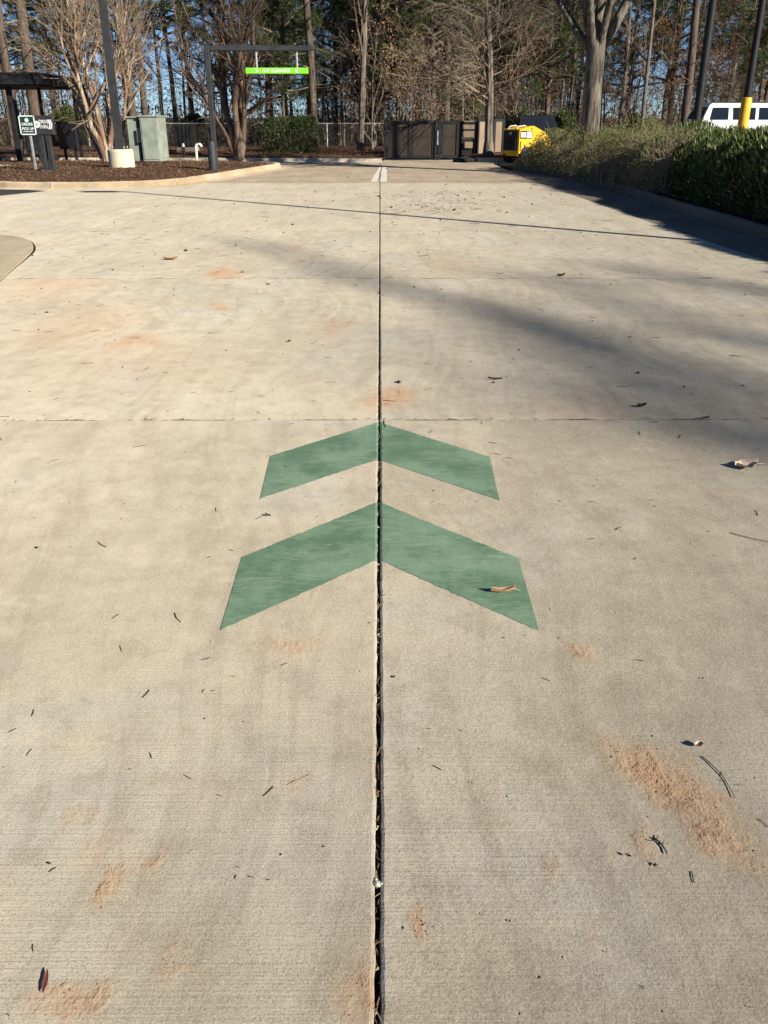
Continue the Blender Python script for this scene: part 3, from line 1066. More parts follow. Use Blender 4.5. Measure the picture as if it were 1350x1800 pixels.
def shrub(name, pts_fn, n, mat, L, W, label, cat, stem_mat, stems, seed, up=.5, twigs=0, tw_r=.004):
    """pts_fn(rs, n) -> points, outward normals"""
    rs = np.random.default_rng(seed)
    root = empty(name, label=label, cat=cat)
    c, nr = pts_fn(rs, n)
    mb = MB()
    leaf_mesh(mb, c, nr * .7 + rs.normal(0, .55, (n, 3)) + np.array([0, 0, up]), rs.uniform(.65, 1.25, n) * L, rs.uniform(.7, 1.2, n) * W, rs, nr)
    mb.obj('foliage', mat, root)
    sm = MB()
    base, _ = pts_fn(rs, stems)
    for b in base:
        foot = np.array([b[0] + rs.normal(0, .12), b[1] + rs.normal(0, .12), .10])
        mid = (foot + b) / 2 + rs.normal(0, .08, 3)
        sm.tube(np.array([foot, mid, b]), [.014, .010, .004], 4)
        for _ in range(twigs):
            t_ = rs.uniform(.35, 1)
            q = foot + (b - foot) * t_
            e = q + unit(rs.normal(0, 1, 3) + np.array([0, 0, .5])) * rs.uniform(.1, .35)
            sm.tube(np.array([q, (q + e) / 2 + rs.normal(0, .025, 3), e]), [tw_r * 1.2, tw_r, tw_r * .7], 3)
    sm.obj('stems', stem_mat, root)
    return root


def row_surface(path, half, h0, h1, inner=.35, bumps=.12, ex=3.2, endw=.7, slope=0.0, top_only=False):
    """points in the outer shell of a long rounded hedge along a path"""
    p = smooth_path(path, 8)
    s = np.concatenate([[0], np.cumsum(np.linalg.norm(np.diff(p, axis=0), axis=1))])
    t = np.gradient(p, axis=0)
    t /= np.linalg.norm(t, axis=1, keepdims=True)

    def f(rs, n):
        ss = rs.uniform(0, s[-1], n)
        cx, cy = np.interp(ss, s, p[:, 0]), np.interp(ss, s, p[:, 1])
        tx, ty = np.interp(ss, s, t[:, 0]), np.interp(ss, s, t[:, 1])
        hw = np.interp(ss, s, np.interp(np.linspace(0, 1, len(s)), np.linspace(0, 1, len(half)), half)) if np.ndim(half) else half
        hh = np.interp(ss / s[-1], np.linspace(0, 1, len(h1)), h1) if np.ndim(h1) else h1
        th = (rs.uniform(.3, .85, n) if top_only else rs.uniform(-.08, 1.08, n)) * math.pi
        ct, sn = np.cos(th), np.sin(th)
        rr = (np.abs(ct) ** ex + np.abs(sn) ** ex) ** (-1 / ex)
        dep = 1 - np.minimum(rs.exponential(.09, n), inner)
        bump = 1 + bumps * (np.sin(ss * 3.1 + 2 * th) * .5 + np.sin(ss * 7.3 + th * 5) * .35 + np.sin(ss * 1.3) * .4)
        endf = np.clip(np.minimum(ss, s[-1] - ss) / endw, 0.05, 1) ** .5
        u_ = ct * rr * dep * bump * hw * (.55 + .45 * endf)
        z = np.where(sn > 0, sn, 0) * rr * dep * bump
        z = h0 + (hh - h0) * np.where(th < 0, rs.uniform(0, .25, n), np.where(th > math.pi, rs.uniform(0, .25, n), z)) * (.6 + .4 * endf) * (1 + slope * u_ / hw)
        x, y = cx + ty * u_, cy - tx * u_
        nr = np.column_stack([ty * ct, -tx * ct, np.clip(sn, 0, 1) * .9])
        return np.column_stack([x, y, z]), nr
    return f

# ================================================================== things on the left island
def cyl(mb, c, r, z0, z1, k=24, r1=None, bev=.01):
    r1 = r if r1 is None else r1
    zs = [z0, z1 - bev, z1]
    mb.tube([(c[0], c[1], z) for z in zs], [r, r1, r1 - bev], k, cap=True)
    return mb


VERT = (math.pi / 2, 0, 0)
# --- black order shelter
FR, BR = D(67, 127, 30.5), D(134, 137, 35.0)
rt, rb_ = FR[2], D(67, 148, 30.5)[2]
sh = empty('order_shelter', (FR[0] - 1.5, 32, 0), label='black flat-roofed order shelter on thin posts behind the pick-up sign', cat='shelter')
def loc(o, root):
    o.matrix_parent_inverse = Matrix.Translation(-Vector(root.location))
    return o
FL = np.array([FR[0] - 3.6, 30.5, rt])
BL = np.array([BR[0] - 4.0, 35.0, rt])
mb = MB()
mb.prism([(FL[0], FL[1]), (FR[0], FR[1]), (BR[0], BR[1]), (BL[0], BL[1])], rb_, rt)
loc(mb.obj('roof', M['black'], sh), sh)
mb = MB()
mb.prism([(FL[0] + .1, FL[1] + .1), (FR[0] - .1, FR[1] + .1), (BR[0] - .12, BR[1] - .1), (BL[0] + .1, BL[1] - .1)], rb_ - .05, rb_ - .003)
loc(mb.obj('soffit', M['charcoal'], sh), sh)
for px, Yp, r in ((30, 31.0, .075), (141, 34.4, .05), (82, 33.0, .05), (-25, 34, .06)):
    p = D(px, 250, Yp)
    mb = MB()
    mb.bbox((p[0], Yp, (rb_ - .05 + .05) / 2), (2 * r, 2 * r, rb_ - .05 - .05 + .1), .008)
    loc(mb.obj('post', M['black'], sh), sh)

# --- pick-up sign
p = D(63, 298, G(92, 301, .16)[1] - .9)
s_ = empty('pickup_sign', p, label='small dark green sign with white border on a pale steel post', cat='sign')
top = D(50, 203, p[1])[2]
bot = D(52, 237, p[1])[2]
mb = MB()
mb.bbox((0, 0, (top - p[2]) / 2 - .03), (.06, .035, top - p[2] - .06), .006)
mb.obj('post', M['galv'], s_)
wd = .40
MB().bbox((-.02, -.035, (top + bot) / 2 - p[2]), (wd, .012, top - bot), .004).obj('panel', M['dark_green'], s_)
fr = MB()
zc = (top + bot) / 2 - p[2]
hh = (top - bot)
for dx, sz in ((-wd / 2 + .012, (.024, .012, hh)), (wd / 2 - .012, (.024, .012, hh))): fr.box((-.02 + dx, -.044, zc), sz)
for dz in (-hh / 2 + .012, hh / 2 - .012): fr.box((-.02, -.0445, zc + dz), (wd - .002, .011, .024))
fr.obj('border', M['white'], s_)
em = MB()
em.tube([(-.02, -.042, zc + hh * .26), (-.02, -.048, zc + hh * .26)], [.048, .048], 20, cap=True)
em.obj('emblem', M['white'], s_)
text('lettering', 'ORDER', .088, (-.02, -.046, zc + .02), VERT, M['white'], s_, 1.0)
text('lettering', 'PICK UP', .088, (-.02, -.046, zc - .085), VERT, M['white'], s_, .92)
MB().box((-.02, -.046, zc - hh * .33), (.26, .004, .012)).obj('small_print', M['white'], s_)

# --- drive thru sign
p = G(92, 301, .16)
Yd = p[1]
s_ = empty('drive_thru_sign', p, rz=rad(-6), label='charcoal board sign with white arrows on two stout legs beside the pick-up sign', cat='sign')
zt, zb = D(78, 203, Yd)[2] - p[2], D(80, 237, Yd)[2] - p[2]
bw = .66
xc = -.10
MB().bbox((xc, 0, (zt + zb) / 2), (bw, .14, zt - zb), .012).obj('board', M['charcoal'], s_)
for x in (-.16, .03):
    MB().bbox((x, .0, zb / 2 + .05), (.13, .10, zb - .1 + .096), .01).obj('leg', M['charcoal'], s_)
MB().bbox((-.06, 0, .05), (.46, .26, .12), .012).obj('base_plate', M['charcoal'], s_)
zc = (zt + zb) / 2 + .02
em = MB()
em.tube([(-.20, -.070, zc), (-.20, -.076, zc)], [.085, .085], 24, cap=True)
em.obj('emblem', M['white'], s_)
em = MB()
for dz in (-.03, 0.0, .03): em.box((-.20, -.078, zc + dz), (.10 - abs(dz) * 1.2, .003, .008))
em.obj('emblem_marks', M['charcoal'], s_)
text('lettering', 'DRIVE', .125, (.0, -.072, zc + .06), VERT, M['white'], s_, .8)
text('lettering', 'THRU', .125, (.0, -.072, zc - .06), VERT, M['white'], s_, .92)
for x in (.145, .195):
    mb = MB()
    mb.prism([(x - .035, zc + .115), (x, zc + .115), (x + .038, zc), (x, zc - .115), (x - .035, zc - .115), (x + .003, zc)], -.077, -.0705, 'y')
    mb.obj('arrow', M['white'], s_)

# --- menu boards behind
for lab, pxa, pxb, pya, pyb, Yb, rz in (('black menu board partly hidden by the drive sign legs', 42, 76, 226, 266, 30.0, .25), ('wide dark menu board on two legs under the shelter', 99, 140, 214, 262, 32.0, -.1)):
    a, b = D(pxa, pya, Yb), D(pxb, pyb, Yb)
    c = (a + b) / 2
    m_ = empty('menu_board', (c[0], Yb, .15), rz=rz, label=lab, cat='menu board')
    wd, ht = b[0] - a[0], a[2] - b[2]
    MB().bbox((0, 0, c[2] - .15), (wd, .16, ht), .015).obj('cabinet', M['black'], m_)
    MB().bbox((0, -.085, c[2] - .15), (wd * .9, .012, ht * .86), .004).obj('screen', M['glass'], m_)
    for x in (-wd * .28, wd * .28):
        MB().bbox((x, .02, (c[2] - ht / 2 - .15) / 2), (.08, .08, c[2] - ht / 2 - .15 + .02), .006).obj('leg', M['black'], m_)

# --- light pole on its concrete base
def light_pole(name, p, h, base_r, base_h, w0, mat, lab, square=True, sleeve=None, heads=1):
    r = empty(name, p, label=lab, cat='light pole', group='parking lot light poles')
    if base_h:
        mb = MB()
        mb.tube([(0, 0, -.1), (0, 0, base_h - .05), (0, 0, base_h - .015), (0, 0, base_h)], [base_r, base_r * .985, base_r * .965, base_r * .9], 40, cap=True)
        mb.obj('concrete_base', M['base_conc'], r, False)
        MB().bbox((0, 0, base_h + .012), (w0 * 2.0, w0 * 2.0, .024), .006).obj('flange', mat, r)
        for sx in (-1, 1):
            for sy in (-1, 1): MB().tube([(sx * w0 * .82, sy * w0 * .82, base_h + .02), (sx * w0 * .82, sy * w0 * .82, base_h + .075)], .014, 6, cap=True).obj('anchor_bolt', M['galv'], r)
    mb = MB()
    z0 = base_h + .02
    if square:
        mb.box((0, 0, (z0 + h) / 2), (w0, w0, h - z0), taper=.75)
    else:
        mb.tube([(0, 0, z0), (0, 0, h)], [w0 / 2, w0 * .36], 20, cap=True)
    mb.obj('shaft', mat, r, not square)
    if sleeve:
        mb = MB()
        mb.tube([(0, 0, 0), (0, 0, sleeve - .06), (0, 0, sleeve), (0, 0, sleeve + .01)], [w0 / 2 + .035, w0 / 2 + .035, w0 / 2 + .02, w0 / 2], 24, cap=True)
        mb.obj('sleeve', M['bollard_yellow'], r, True)
    for i in range(heads):
        sx = -1 if i == 0 else 1
        mb = MB()
        mb.bbox((sx * .55, 0, h - .06), (.75, .36, .12), .03)
        mb.box((sx * .16, 0, h - .06), (.3, .06, .06))
        mb.obj('lamp_head', mat, r)
    return r


p = G(215, 295, .165)
light_pole('light_pole', p, 7.6, 22.5 * p[1] * .92 / 1500, D(215, 262, p[1])[2] - p[2], .20, M['charcoal'], 'tall charcoal light pole on a round cream concrete base in the mulch')

# --- green utility cabinet
p = G(262, 283, .165)
Yc = p[1]
mp = Yc * .92 / 1500
c_ = empty('utility_cabinet', p, rz=rad(-5), label='sage green electrical cabinet standing on the mulch', cat='cabinet')
ht = D(270, 205, Yc)[2] - p[2]
MB().bbox((-.27, .0, ht * .485), (.46, .62, ht * .97), .012).obj('switch_box', M['cab_green'], c_)
MB().bbox((.26, .0, ht * .5), (.60, .85, ht), .015).obj('housing', M['cab_green'], c_)
MB().bbox((-.29, 0, ht * .985), (.52, .72, .05), .01).obj('lid', M['cab_green'], c_)
MB().bbox((.26, 0, ht + .012), (.66, .92, .05), .01).obj('lid', M['cab_green'], c_)
for (x, z, sx, sz) in ((-.105, ht * .85, .09, .24), (-.235, ht * .56, .07, .36), (-.165, ht * .40, .21, .07), (-.105, ht * .20, .08, .44)):
    MB().bbox((x, -.325, z), (sx, .05, sz), .006).obj('conduit', M['black'], c_)
MB().bbox((.26, -.432, ht * .5), (.50, .02, ht * .9), .006).obj('door', M['cab_green'], c_)
MB().bbox((.566, 0, ht * .5), (.02, .72, ht * .86), .006).obj('door', M['cab_green'], c_)
MB().bbox((.584, -.25, ht * .62), (.03, .05, .14), .006).obj('handle', M['galv'], c_)

# --- dark cabinet on pad, stand pipe, white vent pipe
p = G(328, 268, .165)
Yc = p[1]
c_ = empty('meter_cabinet', p, label='black ribbed cabinet on a concrete pad beside the green cabinet', cat='cabinet')
ht = D(328, 218, Yc)[2] - p[2]
wd = 30 * Yc * .92 / 1500
MB().bbox((0, .3, .09), (wd * 1.1, .9, .2), .02).obj('pad', M['old_slab'], c_)
MB().bbox((0, .3, ht / 2 + .1), (wd, .6, ht - .2), .012).obj('housing', M['black'], c_)
for i in range(4): MB().bbox((wd * (-.33 + .22 * i), -.012, ht / 2 + .1), (.05, .03, ht - .3), .006).obj('rib', M['black'], c_)
p = G(324, 277, .165)
c_ = empty('stand_pipe', p, label='short black stand pipe with a pale cap by the black cabinet', cat='pipe')
cyl(MB(), (0, 0), .055, 0, .36, 14).obj('pipe', M['black'], c_, False)
cyl(MB(), (0, 0), .05, .36, .47, 14, .035).obj('cap', M['pvc'], c_, False)
p = G(346, 279, .165)
zt = D(346, 251, p[1])[2] - p[2]
th = np.linspace(0, math.pi * .95, 10)
pts = [(0, 0, 0), (0, 0, zt - .14)] + [(.1 - .1 * math.cos(a), 0, zt - .14 + .1 * math.sin(a)) for a in th[1:]]
o = MB().tube(pts, .042, 14, cap=True).obj('vent_pipe', M['pvc'], None, True)
o.location = p
tag(o, 'white gooseneck vent pipe standing in the mulch', 'pipe')
# small white marker box by the crepe myrtle
p = G(177, 279, .165)
o = MB().bbox((0, 0, .06), (.10, .08, .12), .01).tube([(0, 0, -.05), (0, 0, .02)], .02, 6).obj('valve_marker', M['pvc'])
o.location = p
tag(o, 'tiny white marker block near the smooth-barked tree', 'marker')

# --- clearance bar with hanging sign
p = G(375, 299, .165)
Yp = p[1] + .25
b_ = empty('bollard', p, label='short charcoal steel bollard in front of the clearance post', cat='bollard')
zt = D(374, 248, p[1])[2] - p[2]
mb = MB()
mb.tube([(0, 0, -.1), (0, 0, zt - .04), (0, 0, zt - .01), (0, 0, zt)], [.115, .115, .10, .07], 24, cap=True)
mb.obj('post', M['charcoal'], b_, True)
p0 = D(374, 240, Yp)
zt = D(362, 80, Yp)[2]
xe = D(546, 84, Yp)[0]
c_ = empty('clearance_bar', (p0[0] + .02, Yp, .1), label='charcoal steel clearance frame with one post and a long arm', cat='clearance bar')
zl = zt - .1
MB().bbox((0, 0, zl / 2), (.135, .135, zl), .012).obj('post', M['charcoal'], c_)
MB().bbox(((xe - p0[0]) / 2 + .06, 0, zl - .062), (xe - p0[0] - .03, .12, .125), .012).obj('arm', M['charcoal'], c_)
a, b = D(431, 119, Yp), D(542, 130, Yp)
g_ = empty('clearance_sign', ((a[0] + b[0]) / 2, Yp, (a[2] + b[2]) / 2), label='bright green clearance sign hanging on two chains', cat='sign')
wd, ht = b[0] - a[0], a[2] - b[2]
MB().bbox((0, 0, 0), (wd, .05, ht), .01).obj('panel', M['lime'], g_)
text('lettering', '8\'-6" CLEARANCE', ht * .74, (0, -.028, 0), VERT, M['white'], g_, .86)
for sx, bd in ((-1, '>'), (1, '<')):
    mb = MB()
    x = sx * wd * .315
    k_ = ht * .36
    mb.prism([(x - sx * -.02, k_), (x + sx * .055, k_), (x - sx * .01, 0), (x + sx * .055, -k_), (x + sx * .02, -k_), (x - sx * .045, 0)], -.031, -.0265, 'y')
    mb.obj('arrow', M['white'], g_)
zch = zt - .125 - (a[2] + b[2]) / 2
for px in (451, 522):
    x = D(px, 110, Yp)[0] - (a[0] + b[0]) / 2
    mb = MB()
    n_ = 14
    zz = np.linspace(ht / 2, zch, n_)
    for i in range(n_ - 1):
        th = np.linspace(0, 2 * math.pi, 7)
        L = (zz[i + 1] - zz[i]) * .66
        ring = [(x + (math.cos(t) * .022 if i % 2 else 0), (0 if i % 2 else math.cos(t) * .022), (zz[i] + zz[i + 1]) / 2 + math.sin(t) * L) for t in th]
        mb.tube(ring, .008, 4)
    mb.obj('chain', M['pvc'], g_)

# ================================================================== gates and fence
YG = 35.2
def gp(px, py, Y=YG): return D(px, py, Y)
enc = empty('trash_enclosure', (gp(740, 280)[0], YG, 0), label='black framed gates with brown board infill at the end of the driveway', cat='enclosure')
X0 = enc.location.x
ztop = gp(740, 213)[2]
def frame_panel(kind, pxa, pxb, Ya, Yb, zt, infill, boards, zb=.07, rail=.085, parent=enc):
    xa, xb = D(pxa, 245, Ya)[0], D(pxb, 245, Yb)[0]
    L = math.hypot(xb - xa, Yb - Ya)
    g = bpy.data.objects.new(kind, None)
    link(g, parent)
    g.location = (xa - X0, Ya - YG, 0)
    g.rotation_euler = (0, 0, math.atan2(Yb - Ya, xb - xa))
    mb = MB()
    mb.box((L / 2, 0, zt - rail / 2), (L, .06, rail)); mb.box((L / 2, 0, zb + rail / 2), (L, .06, rail))
    mb.box((rail / 2, .0, (zt + zb) / 2), (rail, .056, zt - zb - 2 * rail)); mb.box((L - rail / 2, 0, (zt + zb) / 2), (rail, .056, zt - zb - 2 * rail))
    mb.obj('frame', M['black'], g)
    hgt = (zt - zb - 2 * rail)
    if boards:
        bh = hgt / boards
        for i in range(boards):
            MB().bbox((L / 2, .012, zb + rail + bh * (i + .5)), (L - 2 * rail, .02, bh - .003), .001).obj('board', infill, g)
    return g


for px in (677, 766, 772):
    zp = ztop + .05
    MB().bbox((gp(px, 245)[0] - X0, -.02, zp / 2), (.10, .10, zp), .008).obj('post', M['black'], enc)
frame_panel('gate_leaf', 681, 722, YG, YG, ztop, M['brown_panel'], 5)
frame_panel('gate_leaf', 723, 764, YG, YG, ztop, M['brown_panel'], 5)
frame_panel('gate_leaf', 775, 806, YG, YG, ztop, M['brown_panel'], 5)
MB().bbox((gp(769, 240)[0] - X0, -.09, .78), (.05, .05, .5), .006).obj('latch', M['galv'], enc)
# open panel with pale bars, then side panels
g = frame_panel('bar_panel', 807, 838, YG + .2, YG + .2, ztop - .02, None, 0)
xa, xb = D(807, 245, YG + .2)[0], D(838, 245, YG + .2)[0]
L = xb - xa
MB().box((L / 2, 0, ztop - .30), (L - .17, .05, .06)).obj('rail', M['black'], g)
for i in range(11): MB().box((.1 + (L - .2) * i / 10, .0, (ztop - .02 + .62) / 2 + .10), (.042, .02, ztop - .95 + .17)).obj('bar', M['tan_panel'], g)
MB().bbox((L / 2, .05, .40), (L - .16, .02, .66), .004).obj('board', M['black'], g)
MB().bbox((.34, -.045, .52), (.36, .01, .22), .003).obj('notice', M['tan_panel'], g)
frame_panel('side_panel', 839, 855, YG + .1, YG + .6, ztop + .08, M['tan_panel'], 1)
frame_panel('side_panel', 867, 886, YG + 1.6, YG + 1.7, ztop + .08, M['tan_panel'], 1)
frame_panel('back_panel', 676, 886, YG + 4.5, YG + 4.5, ztop, M['brown_panel'], 5)
# a dark dumpster inside the enclosure
dm = empty('dumpster', (gp(742, 250)[0] + .2, YG + 2.6, 0), label='dark waste container standing inside the gates', cat='dumpster')
mb = MB()
mb.prism([(-.8, .15), (.8, .15), (.8, 1.15), (.3, 1.3), (-.8, 1.3)], -.9, .9, 'x')
mb.obj('body', M['charcoal'], dm)
MB().bbox((0, -.1, 1.33), (1.75, 1.3, .04), .01).obj('lid', M['black'], dm)
# debris bag by the kerb in front of the gates
bgm = MB()
th = np.linspace(0, 2 * math.pi, 17)[:-1]
rings = []
for z, r in ((0, .34), (.05, .42), (.10, .38), (.15, .24), (.17, .05)):
    rings.append(np.column_stack([np.cos(th) * r * 1.5 * (1 + .12 * np.sin(3 * th + z * 20)), np.sin(th) * r * .6 * (1 + .15 * np.sin(5 * th)), np.full(16, z) + .02 * np.sin(4 * th + z * 9)]))
i_ = np.arange(16)
bgm.add(np.vstack(rings), quads=np.vstack([np.stack([a * 16 + i_, a * 16 + (i_ + 1) % 16, (a + 1) * 16 + (i_ + 1) % 16, (a + 1) * 16 + i_], -1) for a in range(4)]))
o = bgm.obj('dark_bag', M['rubber'], None, True)
o.location = G(824, 285)
tag(o, 'crumpled black bag lying on the pavement before the gates', 'bag')

# chain-link fence
YF = 46.5
fx0, fx1 = -24.0, D(672, 240, YF)[0] + 2
fh = D(600, 217, YF)[2]
fc = empty('chain_link_fence', ((fx0 + fx1) / 2, YF, 0), label='grey chain-link fence in front of the wood', cat='fence')
xo = (fx0 + fx1) / 2
nP = 12
for i in range(nP):
    x = fx0 + (fx1 - fx0) * i / (nP - 1) - xo
    cyl(MB(), (x, 0), .03, -.1, fh + .03, 8).obj('post', M['galv'], fc, True)
MB().tube([(fx0 - xo, 0, fh), (fx1 - xo, 0, fh)], .024, 8).obj('top_rail', M['galv'], fc, True)
mb = MB()
z0f, z1f = .05, fh - .01
H_ = z1f - z0f
for s in (-1, 1):
    for x in np.arange(fx0 - H_, fx1 + H_, .085):
        xa, xb = x, x + s * H_
        za, zb_ = z0f, z1f
        mb.tube([(xa - xo, s * .004, za), (xb - xo, s * .004, zb_)], .0019, 3)
mb.obj('wire_mesh', M['wire'], fc)
slab(drive, M['old_slab'], (lambda y: np.full(np.shape(y), .12)), (lambda y: np.full(np.shape(y), 9.0)), 34.61, 42.0, -.002)

# ================================================================== vehicles
def wheel(parent, c, r, wd, side, rim=None):
    w_ = bpy.data.objects.new('wheel', None)
    link(w_, parent)
    w_.location = c
    mb = MB()
    mb.tube([(0, -wd / 2, 0), (0, -wd / 2 + .03, 0), (0, wd / 2 - .03, 0), (0, wd / 2, 0)], [r - .035, r, r, r - .035], 28, cap=True)
    mb.obj('tyre', M['rubber'], w_, True)
    mb = MB()
    mb.tube([(0, side * (wd / 2 + .002), 0), (0, side * (wd / 2 + .012), 0)], [r * .64, r * .58], 20, cap=True)
    mb.obj('rim', rim or M['rim'], w_)


def car(name, loc_, rz, mat, lab, L=5.1, Wd=1.95, H=1.92, belt=1.18, cat='car'):
    """x forward; the rear is at x = 0"""
    root = empty(name, loc_, rz, lab, cat)
    hw = Wd / 2
    xs = [0.0, .06, .25, L * .70, L * .93, L]           # lower body stations
    secs = []
    for x, zb, zt, wf in ((0, .55, belt - .12, .90), (.05, .42, belt - .02, .97), (.3, .34, belt, 1.0), (L * .45, .34, belt, 1.0), (L * .70, .34, belt - .03, 1.0), (L * .92, .36, belt - .16, .97), (L * .985, .42, belt - .28, .90), (L, .5, belt - .45, .84)):
        y = hw * wf
        secs.append([(x, -y * .93, zb), (x, -y, zb + .12), (x, -y, (zb + zt) / 2 + .1), (x, -y * .975, zt - .06), (x, -y * .93, zt), (x, y * .93, zt), (x, y * .975, zt - .06), (x, y, (zb + zt) / 2 + .1), (x, y, zb + .12), (x, y * .93, zb)])
    n = 10
    qs = []
    for i in range(len(secs) - 1):
        for j in range(n): qs.append([i * n + j, i * n + (j + 1) % n, (i + 1) * n + (j + 1) % n, (i + 1) * n + j])
    MB().add(np.array(secs).reshape(-1, 3), quads=qs, ngons=[list(range(n))[::-1], [(len(secs) - 1) * n + j for j in range(n)]]).obj('body', mat, root, False)
    # cabin
    xr0, xr1, xf1, xf0 = .06, .42, L * .55, L * .72
    yb, yt = hw * .93, hw * .80
    zr = H
    bt = belt - .01
    prof = [(xr0, bt, yb), (xr1 - .10, zr - .07, yt), (xr1, zr, yt * .94), (xf1 - .1, zr, yt * .94), (xf1, zr - .05, yt), (xf0, bt, yb)]
    v = [(x, -y, z) for x, z, y in prof] + [(x, y, z) for x, z, y in prof]
    m = len(prof)
    cab = MB().add(v, quads=[[i, i + 1, m + i + 1, m + i] for i in range(m - 1)], ngons=[[5, 4, 3, 2, 1, 0], [6, 7, 8, 9, 10, 11]])
    cab.obj('cabin', mat, root)

    def side_pt(x, z, s):
        f = (z - bt) / (zr - .07 - bt)
        return (x, s * (yb + (yt - yb) * f + .006), z)
    z0, z1 = belt + .05, zr - .15
    for s in (-1, 1):
        wins = ((.36, .46, 1.02, 1.02), (1.2, 1.2, 2.02, 2.02), (2.12, 2.12, 2.55, 2.30)) if L > 4 else ((.5, .6, 1.1, 1.1),)
        wins = ((.34, .46, 1.05, 1.05), (1.22, 1.22, 2.08, 2.08), (2.2, 2.2, 3.12, 2.72))
        for (a0, a1, b0, b1) in wins:
            pts = [side_pt(a0, z0, s), side_pt(b0, z0, s), side_pt(b1, z1, s), side_pt(a1, z1, s)]
            MB().add(pts, quads=[[0, 1, 2, 3] if s < 0 else [3, 2, 1, 0]]).obj('window', M['glass'], root)
    rg = [(xr0 + .045, -.78 * hw, belt + .08), (xr0 + .045, .78 * hw, belt + .08), (xr1 - .125, .68 * hw, zr - .13), (xr1 - .125, -.68 * hw, zr - .13)]
    MB().add([(x - .012, y, z) for x, y, z in rg], quads=[[3, 2, 1, 0]]).obj('rear_window', M['glass'], root)
    wsd = [(xf0 - .03, -.8 * hw, belt + .06), (xf0 - .03, .8 * hw, belt + .06), (xf1 + .045, .7 * hw, zr - .1), (xf1 + .045, -.7 * hw, zr - .1)]
    MB().add([(x + .012, y, z + .01) for x, y, z in wsd], quads=[[0, 1, 2, 3]]).obj('windscreen', M['glass'], root)
    for s in (-1, 1):
        MB().bbox((.07, s * hw * .93, belt - .2), (.13, .13, .34), .02).obj('tail_lamp', M['red'], root)
        MB().bbox((L - .06, s * hw * .72, belt - .42), (.12, .3, .16), .02).obj('headlight', M['white'], root)
        mb = MB()
        mb.tube([(.6, s * yt * .88, zr + .035), (xf1 - .3, s * yt * .88, zr + .035)], .016, 6, cap=True)
        for x in (.65, 1.5, xf1 - .4): mb.box((x, s * yt * .88, zr + .012), (.05, .03, .04))
        mb.obj('roof_rail', M['black'], root)
    MB().bbox((.0, 0, .52), (.14, Wd * .94, .2), .03).obj('bumper', M['charcoal'], root)
    for x in (.95, L - .95):
        for s in (-1, 1): wheel(root, (x, s * (hw - .10), .37), .37, .25, s)
    return root


pr = D(1231, 215, 35.0)
car('parked_suv', (pr[0], 36.0, 0), rad(2), M['car_white'], 'white sport utility vehicle parked behind the hedge', H=D(1290, 181, 35)[2], belt=1.34)
pr = D(948, 215, 42.5)
car('parked_car', (pr[0], 42.5, 0), rad(98), M['car_dark'], 'black vehicle whose dark cab shows above the yellow machine', L=4.9, H=D(950, 202, 41.5)[2], belt=1.05)

# yellow machine
phi = rad(36)
cr_ = D(911, 245, 32.0)
ML, MW = 2.1, .86
off = Matrix.Rotation(phi, 3, 'Z') @ Vector((-ML / 2, -MW / 2, 0))
mc = empty('yellow_machine', (cr_[0] - off.x, 32.0 - off.y, 0), rz=phi, label='yellow construction machine with black louvred end beside the dry shrubs', cat='machine')
zt = D(911, 222, 32.0)[2]
mb = MB()
mb.prism([(-ML / 2, .36), (-ML / 2, zt), (-ML / 2 + .62, zt + .11), (-ML / 2 + .74, zt + .11), (.35, zt - .13), (.8, zt - .5), (ML / 2, .6), (ML / 2, .36)], -MW / 2, MW / 2, 'y')
mc.scale = (.92, .92, .92)
mb.obj('hood', M['yellow'], mc)
MB().bbox((-ML / 2 - .012, .04, (zt + .42) / 2), (.04, MW * .84, zt - .5), .008).obj('grille', M['black'], mc)
for i in range(9): MB().box((-ML / 2 - .045, 0, .52 + (zt - .85) * i / 8), (.03, MW * .66, .022), Matrix.Rotation(.5, 4, 'Y')).obj('slat', M['charcoal'], mc)
MB().bbox((-ML / 2 - .036, .02, zt - .14), (.008, .12, .10), .002).obj('badge', M['galv'], mc)
MB().bbox((-ML / 2 + .35, -MW / 2 - .006, zt - .19), (.62, .012, .27), .003).obj('decal_plate', M['black'], mc)
MB().bbox((-ML / 2 + .19, -MW / 2 - .015, zt - .19), (.24, .008, .17), .002).obj('decal', M['white'], mc)
MB().bbox((-ML / 2 + .49, -MW / 2 - .015, zt - .19), (.26, .008, .21), .002).obj('decal', M['white'], mc)
text('lettering', 'CAT', .13, (-ML / 2 + .49, -MW / 2 - .021, zt - .19), VERT, M['black'], mc, .95)
text('lettering', '239', .11, (-ML / 2 + .19, -MW / 2 - .021, zt - .19), VERT, M['black'], mc, .95)
for (x, z, a, b) in ((-ML / 2 + .07, .62, .05, .34), (-ML / 2 + .30, .62, .06, .10), (-ML / 2 + .27, .48, .05, .07), (-ML / 2 + .58, .7, .12, .05), (-ML / 2 + .62, zt + .02, .06, .07)):
    MB().bbox((x, -MW / 2 - .004, z), (a, .012, b), .003).obj('vent', M['black'], mc)
for y in (-.24, .24):
    MB().tube([(-ML / 2 + .05, y, zt + .0), (-ML / 2 + .12, y, zt + .10), (-ML / 2 + .42, y, zt + .13), (-ML / 2 + .52, y, zt + .08)], .014, 6, cap=True).obj('grab_handle', M['pvc'], mc, True)
MB().bbox((-ML / 2 + .22, 0, .33), (.4, MW * .8, .12), .02).obj('bumper', M['yellow'], mc)
for s in (-1, 1):
    for x in (-ML / 2 + .38, ML / 2 - .45): wheel(mc, (x, s * (MW / 2 - .02), .30), .30, .22, s, M['black'])
MB().bbox((0, 0, .40), (ML * .9, MW * .7, .2), .02).obj('chassis', M['black'], mc)

